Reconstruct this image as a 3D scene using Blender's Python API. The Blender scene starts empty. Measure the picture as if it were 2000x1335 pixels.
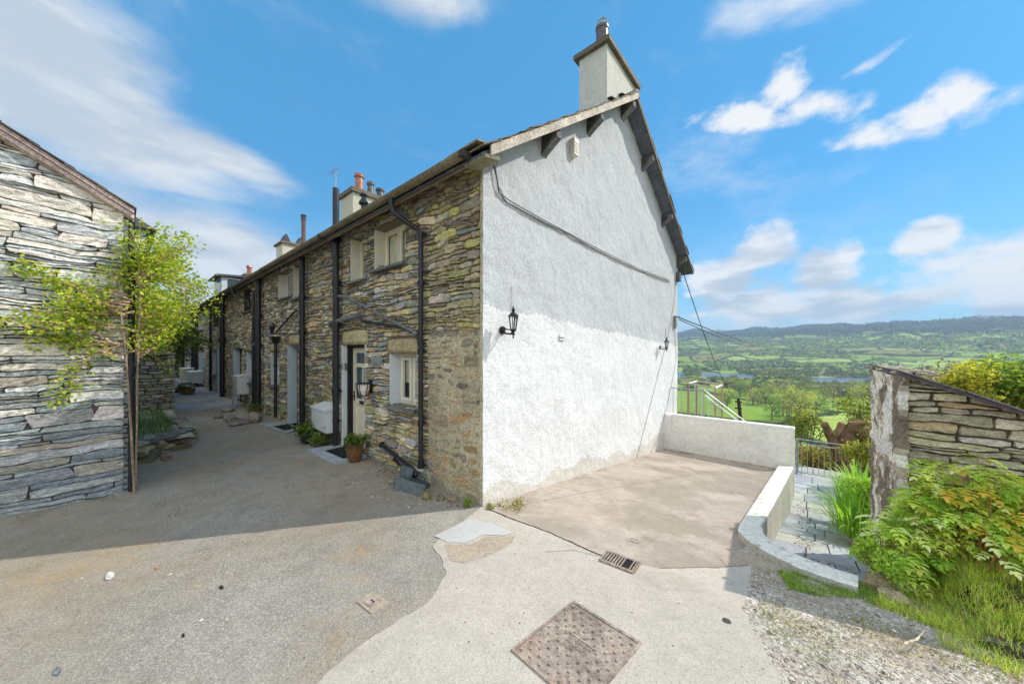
import bpy, math, random
import numpy as np
from mathutils import Vector, noise as mn

sc = bpy.context.scene
R = math.radians
# ------------------------------------------------------------------ camera, sky, sun, exposure
SUN_EL, SUN_AZ = 40.0, 76.2
cam_d = bpy.data.cameras.new("camera")
cam = bpy.data.objects.new("camera", cam_d); sc.collection.objects.link(cam)
cam.location = (0, 0, 2.0); cam.rotation_euler = (R(90), 0, 0)
cam_d.sensor_width = 36; cam_d.lens = 11.88; cam_d.shift_y = 0.00925
cam_d.clip_start = 0.05; cam_d.clip_end = 12000
sc.camera = cam
sc.view_settings.view_transform = 'Standard'; sc.view_settings.look = 'None'
sc.view_settings.exposure = 0.85; sc.view_settings.gamma = 1.0

class NT:
    """small node-tree helper"""
    def __init__(s, nt):
        s.nt = nt; nt.nodes.clear()
    def n(s, typ, props=None, **ins):
        nd = s.nt.nodes.new(typ)
        for k, v in (props or {}).items(): setattr(nd, k, v)
        for k, v in ins.items():
            key = k
            if k[0] == 'i' and k[1:].isdigit(): key = int(k[1:])
            else: key = k.replace('_', ' ')
            s.set(nd.inputs[key], v)
        return nd
    def set(s, sock, v):
        if isinstance(v, bpy.types.NodeSocket): s.nt.links.new(v, sock)
        elif isinstance(v, bpy.types.Node): s.nt.links.new(v.outputs[0], sock)
        else:
            if isinstance(v, (tuple, list)) and len(v) == 3 and sock.type == 'RGBA': v = (*v, 1)
            sock.default_value = v
    def m(s, op, a, b=0.0, c=None, clamp=False):
        nd = s.nt.nodes.new('ShaderNodeMath'); nd.operation = op; nd.use_clamp = clamp
        s.set(nd.inputs[0], a); s.set(nd.inputs[1], b)
        if c is not None: s.set(nd.inputs[2], c)
        return nd.outputs[0]
    def mix(s, f, a, b, blend='MIX'):
        nd = s.nt.nodes.new('ShaderNodeMix'); nd.data_type = 'RGBA'; nd.blend_type = blend
        s.set(nd.inputs[0], f); s.set(nd.inputs[6], a); s.set(nd.inputs[7], b)
        return nd.outputs[2]
    def noise(s, vec, scale, detail=4, rough=.55, dist=0.0):
        nd = s.n('ShaderNodeTexNoise', Scale=scale, Detail=detail, Roughness=rough, Distortion=dist)
        if vec is not None: s.set(nd.inputs['Vector'], vec)
        return nd.outputs[0]
    def ramp(s, f, lo, hi, a=0.0, b=1.0):
        nd = s.n('ShaderNodeMapRange'); nd.clamp = True; nd.interpolation_type = 'SMOOTHSTEP'
        s.set(nd.inputs[0], f); s.set(nd.inputs[1], lo); s.set(nd.inputs[2], hi); s.set(nd.inputs[3], a); s.set(nd.inputs[4], b)
        return nd.outputs[0]
    def scalev(s, vec, v):
        nd = s.nt.nodes.new('ShaderNodeVectorMath'); nd.operation = 'MULTIPLY'
        s.set(nd.inputs[0], vec); nd.inputs[1].default_value = v
        return nd.outputs[0]

def make_world():
    w = bpy.data.worlds.new("World"); sc.world = w; w.use_nodes = True
    T = NT(w.node_tree); K = 0.14
    sky = T.n('ShaderNodeTexSky', dict(sky_type='NISHITA', sun_disc=False, sun_elevation=R(SUN_EL), sun_rotation=R(SUN_AZ),
                                       altitude=100.0, air_density=1.0, dust_density=0.4, ozone_density=3.0))
    tc = T.n('ShaderNodeTexCoord').outputs['Generated']
    sp = T.n('ShaderNodeSeparateXYZ', Vector=tc)
    x, y, z = sp.outputs
    az = T.m('ARCTAN2', x, y); el = T.m('ARCSINE', z)
    n1 = T.noise(T.scalev(tc, (1, 1, 2.2)), 3.2, 9, .62, .3)
    n2 = T.noise(T.scalev(tc, (1, 1, 1.5)), 9.0, 9, .62, .1)
    def ae(px, py):
        a = (px - 1000) / 660; return math.atan(a), math.atan((686 - py) / 660 / math.sqrt(1 + a * a))
    def blob(px, py, rx, ry, rot=0.0, power=1.0):
        a0, e0 = ae(px, py); c, s_ = math.cos(rot), math.sin(rot)
        da = T.m('SUBTRACT', az, a0); de = T.m('SUBTRACT', el, e0)
        p = T.m('ADD', T.m('MULTIPLY', da, c / rx), T.m('MULTIPLY', de, s_ / rx))
        q = T.m('ADD', T.m('MULTIPLY', da, -s_ / ry), T.m('MULTIPLY', de, c / ry))
        r2 = T.m('ADD', T.m('MULTIPLY', p, p), T.m('MULTIPLY', q, q))
        return T.m('MULTIPLY', T.m('SUBTRACT', 1.0, T.m('POWER', r2, .5)), power)
    def umax(l):
        o = l[0]
        for k in l[1:]: o = T.m('MAXIMUM', o, k)
        return o
    # soft veils on the left, crisp cumulus on the right
    veil = umax([blob(90, 190, .34, .13, -.12, 1.3), blob(400, 290, .22, .055, -.15, 1.0), blob(20, 40, .3, .12, -.1, .8), blob(400, 480, .26, .11, -.1, 1.2), blob(60, 420, .35, .14, 0, 1.0),
                 blob(-100, 500, .4, .2, 0, 1.1), blob(800, -10, .35, .06, 0, .7), blob(1560, 0, .25, .06, -.2, .6), blob(330, 590, .3, .08, 0, .9)])
    veil_d = T.ramp(T.m('ADD', veil, T.m('MULTIPLY', T.m('SUBTRACT', n1, .5), 1.5)), .0, .75)
    cum = umax([blob(1470, 235, .15, .036, -.30), blob(1590, 205, .10, .040, -.25), blob(1535, 178, .055, .06, 0, 1.0), blob(1720, 268, .10, .030, -.22), blob(1800, 235, .06, .04, -.1), blob(1872, 195, .045, .045, 0),
                blob(1500, 490, .08, .08, .2, 1.3), blob(1420, 550, .11, .08, 0, 1.3), blob(1600, 530, .08, .065, 0, 1.2), blob(1650, 500, .035, .04, 0, 1.1), blob(1650, 590, .12, .06, 0, 1.2), blob(1480, 590, .18, .06, 0, 1.2), blob(1810, 465, .05, .035, 0, 1.1),
                blob(1960, 540, .13, .10, 0, 1.2), blob(1800, 580, .13, .05, 0, 1.0), blob(1345, 575, .02, .012), blob(1365, 615, .045, .014), blob(1250, 560, .1, .05),
                blob(1690, 130, .07, .018, .1, .8), blob(1560, 600, .35, .035, 0, .95), blob(1990, 175, .08, .02, .3, .6)])
    cum_d = T.ramp(T.m('ADD', cum, T.m('MULTIPLY', T.m('SUBTRACT', n2, .50), 2.7)), .0, .75)
    hz = T.m('MULTIPLY', T.ramp(el, .15, .0), T.ramp(n1, .35, .62, .35, .85))
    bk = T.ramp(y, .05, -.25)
    back = T.m('MULTIPLY', bk, T.ramp(n1, .36, .46))  # unseen cloud cover behind the camera, added to strengthen the ambient light
    thin = T.ramp(T.m('ADD', n1, T.m('MULTIPLY', n2, .4)), .68, .98, 0, .32)
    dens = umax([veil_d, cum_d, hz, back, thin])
    # grey bodies inside thick cloud near the horizon
    n3 = T.noise(T.scalev(tc, (1, 1, 3.2)), 6.0, 5, .55)
    greyf = T.m('MULTIPLY', T.ramp(n3, .42, .62), T.ramp(el, .42, .15))
    ccol = T.mix(greyf, (3.95, 3.92, 3.9), (2.2, 2.5, 2.85))
    veilcol = T.mix(T.ramp(n3, .35, .65), (3.35, 3.45, 3.55), (2.3, 2.6, 2.95))
    ccol = T.mix(T.ramp(x, -.05, .1), veilcol, ccol)
    ccol = T.mix(bk, ccol, (5.3, 5.5, 5.7))  # rear cloud made brighter than the visible sky, as fill
    grad = T.mix(T.ramp(el, .02, .42), (1.05, 2.25, 3.15), (.28, 1.42, 2.78))
    skyc = T.mix(.72, T.mix(1.0, sky.outputs[0], (0.26, .78, 1.0), 'MULTIPLY'), grad)
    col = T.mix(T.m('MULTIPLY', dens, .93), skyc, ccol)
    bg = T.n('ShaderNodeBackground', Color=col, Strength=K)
    out = T.n('ShaderNodeOutputWorld', Surface=bg)
make_world()

sd = bpy.data.lights.new("sun", 'SUN'); sd.energy = 2.25; sd.angle = R(0.5); sd.color = (1, .95, .87)
sun = bpy.data.objects.new("sun", sd); sc.collection.objects.link(sun)
dvec = Vector((math.sin(R(SUN_AZ)) * math.cos(R(SUN_EL)), math.cos(R(SUN_AZ)) * math.cos(R(SUN_EL)), math.sin(R(SUN_EL))))
sun.rotation_euler = dvec.to_track_quat('Z', 'Y').to_euler(); sun.location = (30, 5, 40)
sc.cycles.use_denoising = True
sc.cycles.max_bounces = 6; sc.cycles.diffuse_bounces = 3; sc.cycles.transparent_max_bounces = 12

# ------------------------------------------------------------------ site frame
# u runs along the stone front away from the white gable, v along the gable towards the valley, z up (metres)
F, HZ, EYE = 660.0, 686.0, 2.0
C0 = (-.376, 4.28); NU = (-.7584, .6518); NV = (.651, .7591)
ANG = math.atan2(-NU[1], -NU[0])
def W(u, v, z=0.0): return (C0[0] + NU[0]*u + NV[0]*v, C0[1] + NU[1]*u + NV[1]*v, z)
def UV(x, y): dx, dy = x - C0[0], y - C0[1]; return (dx*NU[0] + dy*NU[1], dx*NV[0] + dy*NV[1])
def FU(px): return 6.566 * (710.0 / (px - 232) - 1)                       # metres along the front
def PU(px, v=-.12):
    a = (px - 1000) / F; return (a*(C0[1]+NV[1]*v) - C0[0] - NV[0]*v) / (NU[0] - a*NU[1])
def FZ(px, py): return EYE + (HZ - py) / F * (4.28 * 710.0 / (px - 232))
def GV(px): return (4.28 * 624.0 / (1566 - px) - 4.28) / .7591            # metres along the gable
def GZ(px, py): return EYE + (HZ - py) / F * (4.28 * 624.0 / (1566 - px))
def at(px, py, D):                                                        # a point at a known distance
    x = (px - 1000) / F * D; u, v = UV(x, D); return (u, v, EYE + (HZ - py) / F * D)

def lerp(a, b, t): return a + (b - a) * t
PR = [(0, 0), (12, -1.6), (14, -3.0), (20, -6.2), (50, -15), (100, -27), (180, -37), (300, -43), (450, -49), (600, -54), (790, -57.6), (870, -60.2), (940, -63), (1060, -63),
      (1150, -57), (1500, -38), (1900, -2), (2300, 46), (2800, 118), (3300, 180), (3700, 205), (4600, 150), (9000, 120)]
def prof(r): return float(np.interp(r, [p[0] for p in PR], [p[1] for p in PR]))
def path_z(v): return float(np.interp(v, [.6, 6.3, 9.8], [-.20, -1.42, -1.45]))
def hn(u, v):
    """ground height of the site"""
    x, y, _ = W(u, v)
    if v > 9.8:
        r = x*.68 + y*.73
        h = prof(max(r, 12.0))
        if r > 60:
            k = min(1, (r - 60) / 300)
            h += k * 5 * mn.noise(Vector((x/170, y/170, 3))) * (1 + max(0, (r - 1200)) / 300)
            if r > 1150: h += (r - 1150) / 2200 * 16 * mn.noise(Vector((x/700, y/700, 7))) + 6*mn.noise(Vector((x/240, y/240, 9)))
            az = math.degrees(math.atan2(x, max(y, .1)))
            h += (az - 40) * .9 * min(1, max(0, (r - 1500) / 1500))
            # spits of land in the lake
            if 780 < r < 1130: h += 8.5 * max(0, 1 - abs(az - 38.2) / 4.6) + 6.0 * max(0, 1 - abs(az - 28.2) / 1.8)
        return h
    if v < -14: return .05 + .03 * (-14 - v)
    if u > 32: return .05 + .02 * (u - 32)
    if v < 0: return .05
    if u > -2.4:
        if v < 7.6: return .05 - .12 * v
        return -1.5 - .1 * (v - 7.6)
    if u > -3.85:
        if v < 1.0: return .05 - .12*v
        return path_z(v) - .05
    b = float(np.interp(v, [0, .55, .8, 1.3, 1.8, 2.1, 4.2, 6.5, 9.8], [.05, -.03, -.03, .16, .27, .31, -.40, -.85, -1.45]))
    g = min(1.0, (-3.85 - u) / .25)
    low = .05 - .12*v if v < 1.0 else max(path_z(v), -.2 if v < 3 else -9)
    return lerp(low, b, g) if v > 0 else .05
def GP(px, py):
    z = .05
    for _ in range(30):
        D = (EYE - z) * F / (py - HZ); u, v = UV((px - 1000) / F * D, D)
        zz = .05 - .12 * min(max(v, 0), 1.5 if u < -2.75 else 9)
        z = lerp(z, zz, .5)
    return u, v
def far_hit(px, py):
    a = (px - 1000) / F; s = (HZ - py) / F; D = 60.0
    while D < 4500:
        u, v = UV(a * D, D)
        if EYE + s * D <= hn(u, v): return (u, v)
        D *= 1.012
    return None

# ------------------------------------------------------------------ colour
def S(r, g, b):
    return tuple(((c/255)/12.92 if c/255 <= .04045 else ((c/255 + .055)/1.055) ** 2.4) for c in (r, g, b))
def jit(c, rng, a=.15, h=.05):
    k = 1 + rng.uniform(-a, a)
    return tuple(max(0, min(1, x * k * (1 + rng.uniform(-h, h)))) for x in c)

# ------------------------------------------------------------------ materials
MATS = {}
def mat(name, base=None, rough=.85, var=((2.0, .25), (20.0, .25)), bump=None, spec=.3, metal=0.0, fn=None, tint=None, stretch=(1, 1, 1)):
    if name in MATS: return MATS[name]
    m = bpy.data.materials.new(name); m.use_nodes = True; T = NT(m.node_tree)
    pos = T.n('ShaderNodeNewGeometry').outputs['Position']
    if stretch != (1, 1, 1): pos2 = T.scalev(pos, stretch)
    else: pos2 = pos
    c = T.n('ShaderNodeAttribute', dict(attribute_name='Col')).outputs['Color'] if base is None else T.n('ShaderNodeRGB').outputs[0]
    if base is not None: c.node.outputs[0].default_value = (*base, 1)
    for sc_, am in var:
        f = T.noise(pos2, sc_, 5, .6)
        f = T.ramp(f, .3, .7, 1 - am, 1 + am)
        c = T.mix(1.0, c, T.n('ShaderNodeCombineXYZ', X=f, Y=f, Z=f).outputs[0], 'MULTIPLY')
    if tint:
        for (tc_, sc_, lo, hi, amt) in tint:
            f = T.ramp(T.noise(pos, sc_, 6, .65), lo, hi, 0, amt)
            c = T.mix(f, c, tc_)
    if fn: c = fn(T, pos, c)
    b = T.n('ShaderNodeBsdfPrincipled', Base_Color=c, Roughness=rough, Metallic=metal)
    b.inputs['Specular IOR Level'].default_value = spec
    if bump:
        h = None
        for sc_, d in bump:
            k = T.m('MULTIPLY', T.noise(pos2, sc_, 5, .6), d)
            h = k if h is None else T.m('ADD', h, k)
        bn = T.n('ShaderNodeBump', Strength=1.0, Distance=1.0, Height=h)
        T.nt.links.new(bn.outputs[0], b.inputs['Normal'])
    T.n('ShaderNodeOutputMaterial', Surface=b)
    MATS[name] = m; return m

def leafmat(name, trans=.35, rough=.5):
    if name in MATS: return MATS[name]
    m = bpy.data.materials.new(name); m.use_nodes = True; T = NT(m.node_tree)
    c = T.n('ShaderNodeAttribute', dict(attribute_name='Col')).outputs['Color']
    b = T.n('ShaderNodeBsdfPrincipled', Base_Color=c, Roughness=rough); b.inputs['Specular IOR Level'].default_value = .35
    t = T.n('ShaderNodeBsdfTranslucent', Color=T.mix(1.0, c, (1.5, 1.6, .7), 'MULTIPLY'))
    mx = T.n('ShaderNodeMixShader', i0=trans, i1=b, i2=t)
    T.n('ShaderNodeOutputMaterial', Surface=mx)
    MATS[name] = m; return m

# ------------------------------------------------------------------ mesh builder (u, v, z)
ORG = {}
class MB:
    def __init__(s): s.V = []; s.Fc = []; s.C = []; s.n = 0
    def add(s, verts, faces, col=(.5, .5, .5)):
        verts = np.asarray(verts, float).reshape(-1, 3); base = s.n
        s.V.append(verts); s.n += len(verts)
        if isinstance(faces, np.ndarray): s.Fc.append(faces + base)
        else:
            by = {}
            order = []
            for i, f in enumerate(faces): by.setdefault(len(f), []).append(i)
            cols = None
            if isinstance(col, (list, np.ndarray)) and len(np.shape(col)) == 2: cols = np.asarray(col)
            for k, idx in by.items():
                s.Fc.append(np.array([faces[i] for i in idx]) + base)
                s.C.append(np.tile(col, (len(idx), 1)) if cols is None else cols[idx])
            return
        nf = len(faces)
        s.C.append(np.tile(col, (nf, 1)) if np.ndim(col) == 1 else np.asarray(col))
    def box(s, u0, u1, v0, v1, z0, z1, col=(.5, .5, .5), j=0.0, rng=None):
        v = [(u, vv, z) for z in (z0, z1) for (u, vv) in ((u0, v0), (u1, v0), (u1, v1), (u0, v1))]
        if j: v = [tuple(c + rng.uniform(-j, j) for c in p) for p in v]
        s.add(v, [(0, 3, 2, 1), (4, 5, 6, 7), (0, 1, 5, 4), (1, 2, 6, 5), (2, 3, 7, 6), (3, 0, 4, 7)], col)
    def hexa(s, p, col=(.5, .5, .5)):   # 8 points: bottom 4, top 4
        s.add(p, [(0, 3, 2, 1), (4, 5, 6, 7), (0, 1, 5, 4), (1, 2, 6, 5), (2, 3, 7, 6), (3, 0, 4, 7)], col)
    def tube(s, pts, r, n=8, col=(.5, .5, .5), caps=True):
        pts = [Vector(p) for p in pts]; m = len(pts)
        rr = r if isinstance(r, (list, tuple)) else [r] * m
        vs = []; ref = None
        for i, p in enumerate(pts):
            t = (pts[min(i+1, m-1)] - pts[max(i-1, 0)])
            t = t.normalized() if t.length > 1e-9 else Vector((0, 0, 1))
            if ref is None: ref = Vector((1, 0, 0)) if abs(t.x) < .8 else Vector((0, 1, 0))
            a = (ref - t * ref.dot(t)).normalized(); ref = a; b = t.cross(a)
            for k in range(n):
                th = 2*math.pi*k/n; q = p + (a*math.cos(th) + b*math.sin(th)) * rr[i]; vs.append(tuple(q))
        fs = [(i*n+k, i*n+(k+1) % n, (i+1)*n+(k+1) % n, (i+1)*n+k) for i in range(m-1) for k in range(n)]
        if caps: fs += [tuple(range(n-1, -1, -1)), tuple((m-1)*n+k for k in range(n))]
        s.add(vs, fs, col)
    def lathe(s, c, prof_, n=16, col=(.5, .5, .5), sq=1.0):
        vs = []; m = len(prof_)
        for (r, z) in prof_:
            for k in range(n):
                th = 2*math.pi*k/n; vs.append((c[0] + r*math.cos(th), c[1] + r*math.sin(th)*sq, c[2] + z))
        fs = [(i*n+k, i*n+(k+1) % n, (i+1)*n+(k+1) % n, (i+1)*n+k) for i in range(m-1) for k in range(n)]
        fs += [tuple(range(n-1, -1, -1)), tuple((m-1)*n+k for k in range(n))]
        s.add(vs, fs, col)
    def poly(s, pts, col=(.5, .5, .5)): s.add(pts, [tuple(range(len(pts)))], col)
    def grid(s, fn, nu, nv, col=(.5, .5, .5), colfn=None):
        vs = [fn(i/nu, j/nv) for j in range(nv+1) for i in range(nu+1)]
        a = np.arange(nu*nv); i = a % nu; j = a // nu; q = j*(nu+1)+i
        f = np.stack([q, q+1, q+nu+2, q+nu+1], 1)
        if colfn: col = np.array([colfn((ii+.5)/nu, (jj+.5)/nv) for jj in range(nv) for ii in range(nu)])
        s.add(vs, f, col)
    def rock(s, c, r, rng, col, sq=(1, 1, .6), sub=5, rough=.25):
        n = 9; vs = []; m = sub + 1; off = rng.uniform(0, 99)
        for i in range(m + 1):
            ph = math.pi * i / m
            for k in range(n):
                th = 2*math.pi*k/n + (i % 2)*.3
                d = Vector((math.sin(ph)*math.cos(th), math.sin(ph)*math.sin(th), math.cos(ph)))
                w = 1 + rough * 2 * mn.noise(d*1.4 + Vector((off, 0, 0)))
                # flatten into facets
                vs.append((c[0] + d.x*r*sq[0]*w, c[1] + d.y*r*sq[1]*w, c[2] + d.z*r*sq[2]*w))
        s.add(vs, [(i*n+k, i*n+(k+1) % n, (i+1)*n+(k+1) % n, (i+1)*n+k) for i in range(m) for k in range(n)], col)
    def leaves(s, P, size, rng, cols, up=.3, wid=.5, D=None):
        """P: (N,3) positions; size: (N,) lengths; one folded leaf each"""
        N = len(P)
        if N == 0: return
        if D is None:
            D = rng.normal(size=(N, 3)); D[:, 2] = D[:, 2]*.7 + up
        D = D / np.linalg.norm(D, axis=1, keepdims=True)
        A = np.cross(D, rng.normal(size=(N, 3))); A /= np.linalg.norm(A, axis=1, keepdims=True)
        Nn = np.cross(A, D)
        L = np.asarray(size).reshape(-1, 1)
        b = P; t = P + D*L; mid = P + D*L*.5
        l = mid + A*L*wid*.5 + Nn*L*.12; r_ = mid - A*L*wid*.5 + Nn*L*.12
        V = np.stack([b, l, t, r_], 1).reshape(-1, 3)
        q = np.arange(N)*4
        Fa = np.concatenate([np.stack([q, q+1, q+2], 1), np.stack([q, q+2, q+3], 1)])
        s.add(V, Fa, np.concatenate([cols, cols]))
    def build(s, name, material, parent=None, smooth=False, origin=None, label=None, cat=None, group=None, kind=None):
        o0 = ORG[parent.name] if parent else (origin if origin else (0, 0, 0))
        V = np.concatenate(s.V); P = np.empty_like(V)
        P[:, 0] = -(V[:, 0] - o0[0]); P[:, 1] = V[:, 1] - o0[1]; P[:, 2] = V[:, 2] - o0[2]
        me = bpy.data.meshes.new(name)
        nl = sum(f.size for f in s.Fc); nf = sum(len(f) for f in s.Fc)
        me.vertices.add(len(P)); me.vertices.foreach_set('co', P.astype(np.float32).ravel())
        me.loops.add(nl); me.polygons.add(nf)
        vi = np.concatenate([f[:, ::-1].ravel() for f in s.Fc]).astype(np.int32)
        tot = np.concatenate([np.full(len(f), f.shape[1]) for f in s.Fc]).astype(np.int32)
        st = np.concatenate([[0], np.cumsum(tot)[:-1]]).astype(np.int32)
        me.loops.foreach_set('vertex_index', vi)
        me.polygons.foreach_set('loop_start', st); me.polygons.foreach_set('loop_total', tot)
        me.polygons.foreach_set('use_smooth', np.full(nf, bool(smooth)))
        me.update(calc_edges=True)
        ca = me.color_attributes.new('Col', 'FLOAT_COLOR', 'CORNER')
        C = np.concatenate([np.asarray(c, float) for c in s.C]); C4 = np.ones((nf, 4), np.float32); C4[:, :3] = C[:, :3]
        ca.data.foreach_set('color', np.repeat(C4, tot, axis=0).ravel())
        me.materials.append(material)
        o = bpy.data.objects.new(name, me); sc.collection.objects.link(o)
        if parent: o.parent = parent; ORG[o.name] = o0
        else:
            x, y, _ = W(o0[0], o0[1]); o.location = (x, y, o0[2]); o.rotation_euler = (0, 0, ANG); ORG[o.name] = o0
        tag(o, label, cat, group, kind)
        return o
def tag(o, label=None, cat=None, group=None, kind=None):
    if label: o['label'] = label
    if cat: o['category'] = cat
    if group: o['group'] = group
    if kind: o['kind'] = kind
    return o
def thing(name, label, cat, org, group=None):
    o = bpy.data.objects.new(name, None); sc.collection.objects.link(o); o.empty_display_size = .2
    x, y, _ = W(org[0], org[1]); o.location = (x, y, org[2]); o.rotation_euler = (0, 0, ANG)
    ORG[o.name] = tuple(org); return tag(o, label, cat, group)
def dup(root, org, label=None, rot=0.0, scale=1.0):
    r = root.copy(); sc.collection.objects.link(r)
    x, y, _ = W(org[0], org[1]); r.location = (x, y, org[2]); r.rotation_euler = (0, 0, ANG + rot); r.scale = (scale,)*3
    if label: r['label'] = label
    for ch in list(root.children):
        c = ch.copy(); sc.collection.objects.link(c); c.parent = r
        for g in ch.children:
            d = g.copy(); sc.collection.objects.link(d); d.parent = c
    return r

# ------------------------------------------------------------------ rubble stone generator
def stones(mb, a0, a1, z0, z1, place, hr, lr, pal, seed=1, openings=(), gap=.007, prot=.03, rec=.03, wav=.02, split=.35, clipz=None, dens=1.0, lod=None, jag=1.0, edg=.007):
    """courses of uneven stones; place(a, z, d) maps wall metres and relief to (u, v, z)"""
    rng = random.Random(seed)
    bs = [z0]
    while bs[-1] < z1: bs.append(bs[-1] + (rng.uniform(*hr) if rng.random() < .6 else rng.uniform(hr[0], (hr[0]+hr[1])/2)))
    K = len(bs)
    def bz(k, a):
        if k == 0: return z0
        return bs[k] + wav*1.6*mn.noise(Vector((a*1.1, k*.33, seed*3.1))) + wav*.6*mn.noise(Vector((a*4.0, k*1.7, seed)))
    for k in range(K-1):
        a = a0 - rng.uniform(0, lr[0])
        hh = bs[k+1] - bs[k]
        while a < a1:
            L = rng.uniform(*lr) * (1.25 if rng.random() < .15 else 1) * (.6 + hh / hr[1] * .6)
            s0, s1 = max(a, a0), min(a + L, a1); a += L
            if s1 - s0 < .03: continue
            parts = [(0, 1)]
            if hh > hr[0]*1.7 and rng.random() < split:
                q = rng.uniform(.35, .65); parts = [(0, q), (q, 1)]
            for (t0, t1) in parts:
                x0, x1 = s0, s1
                zc = lerp(bz(k, (x0+x1)/2), bz(k+1, (x0+x1)/2), (t0+t1)/2)
                segs = [(x0, x1)]
                for (oa, ob, oz, oz2) in openings:
                    if oz - .01 < zc < oz2 + .01:
                        ns = []
                        for (p, q_) in segs:
                            if q_ <= oa or p >= ob: ns.append((p, q_)); continue
                            if oa - p > .03: ns.append((p, oa))
                            if q_ - ob > .03: ns.append((ob, q_))
                        segs = ns
                for (p, q_) in segs:
                    l = q_ - p
                    if l < .025: continue
                    if clipz and lerp(bz(k, (p+q_)/2), bz(k+1, (p+q_)/2), t0) > max(clipz(p), clipz(q_)) - .012: continue
                    g = gap * rng.uniform(.6, 1.6)
                    tl, tr = rng.uniform(-.25, .25)*hh*jag, rng.uniform(-.25, .25)*hh*jag
                    if p <= a0 + .001 or any(abs(p-o[1]) < .002 for o in openings): tl = 0
                    if q_ >= a1 - .001 or any(abs(q_-o[0]) < .002 for o in openings): tr = 0
                    lodf = lod(p) if lod else 1.0
                    nx = max(1, min(8, int(l/.09*dens*lodf))); ny = max(1, min(3, int(hh*(t1-t0)/.055*dens*lodf)))
                    ex = min(.3, edg/l); hloc = hh*(t1-t0); ey = min(.3, edg*.8/max(hloc, .01))
                    ss = [0, ex] + [lerp(ex, 1-ex, (i+1)/(nx+1)) for i in range(nx)] + [1-ex, 1]
                    ts = [0, ey] + [lerp(ey, 1-ey, (i+1)/(ny+1)) for i in range(ny)] + [1-ey, 1]
                    off = Vector((rng.uniform(0, 50), rng.uniform(0, 50), 0))
                    dd = rng.uniform(.25, 1.0)*prot; tx, ty = rng.uniform(-.3, .3)*prot, rng.uniform(-.4, .3)*prot
                    vs = []
                    ns_, nt_ = len(ss), len(ts)
                    for jt, t in enumerate(ts):
                        for js, s_ in enumerate(ss):
                            tt = lerp(t0, t1, t)
                            ax = lerp(p + g/2 + tl*(t-.5), q_ - g/2 + tr*(t-.5), s_)
                            zb, zt = bz(k, ax), bz(k+1, ax)
                            if zt - zb < .012: zt = zb + .012
                            zz = lerp(zb + g/2, zt - g/2, tt) if len(parts) == 1 else lerp(zb, zt, tt) + (g/2)*(1-2*t)
                            edge = js in (0, ns_-1) or jt in (0, nt_-1)
                            corner = (js in (0, 1, ns_-2, ns_-1)) and (jt in (0, 1, nt_-2, nt_-1))
                            nz = mn.noise(Vector((ax*9, zz*16, 0)) + off)
                            if corner:
                                ax += (.5 - s_)*min(.02, l*.1)*rng.random(); zz += (.5 - t)*min(.03, hloc*.3)*rng.random()
                            elif edge or js in (1, ns_-2) or jt in (1, nt_-2):
                                zz += nz*.016; ax += mn.noise(Vector((zz*22, ax*7, 3)) + off)*.010
                            d = -rec if edge else dd + tx*(s_-.5)*2 + ty*(t-.5)*2 + nz*prot*.55 + rng.uniform(-.2, .2)*prot
                            if clipz: zz = min(zz, clipz(ax))
                            vs.append(place(ax, zz, d))
                    a_ = np.arange((ns_-1)*(nt_-1)); i_ = a_ % (ns_-1); j_ = a_ // (ns_-1); q0 = j_*ns_+i_
                    f = np.stack([q0, q0+1, q0+ns_+1, q0+ns_], 1)
                    mb.add(vs, f, np.array(pal(rng, (p+q_)/2, zc)))

# sheets on the ground
def clip_poly(poly, keep_neg):
    out = []
    for i in range(len(poly)):
        a, b = poly[i], poly[(i+1) % len(poly)]
        ia, ib = (a[1] <= 0) == keep_neg, (b[1] <= 0) == keep_neg
        if ia: out.append(a)
        if ia != ib:
            t = -a[1] / (b[1]-a[1]); out.append((lerp(a[0], b[0], t), 0.0))
    return out
def rough_edge(poly, step=.06, amp=.02, seed=0, skip=()):
    out = []
    for i in range(len(poly)):
        a, b = poly[i], poly[(i+1) % len(poly)]
        L = math.hypot(b[0]-a[0], b[1]-a[1]); n = max(1, int(L/step)) if i not in skip else 1
        for k in range(n):
            t = k/n; x, y = lerp(a[0], b[0], t), lerp(a[1], b[1], t)
            if n > 1 and L < 40: x += amp*(mn.noise(Vector((x*3, y*3, seed))) + .5*mn.noise(Vector((x*14, y*14, seed)))); y += amp*(mn.noise(Vector((x*3, y*3, seed+9))) + .5*mn.noise(Vector((x*14, y*14, seed+9))))
            out.append((x, y))
    return out
def sheet(name, poly, dz, material, kind='structure', **kw):
    mb = MB()
    for neg in (True, False):
        q = clip_poly(poly, neg)
        if len(q) > 2: mb.poly([(u, v, .05 - (.12*v if v > 0 else 0) + dz) for (u, v) in q])
    return mb.build(name, material, kind=kind, **kw)

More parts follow.
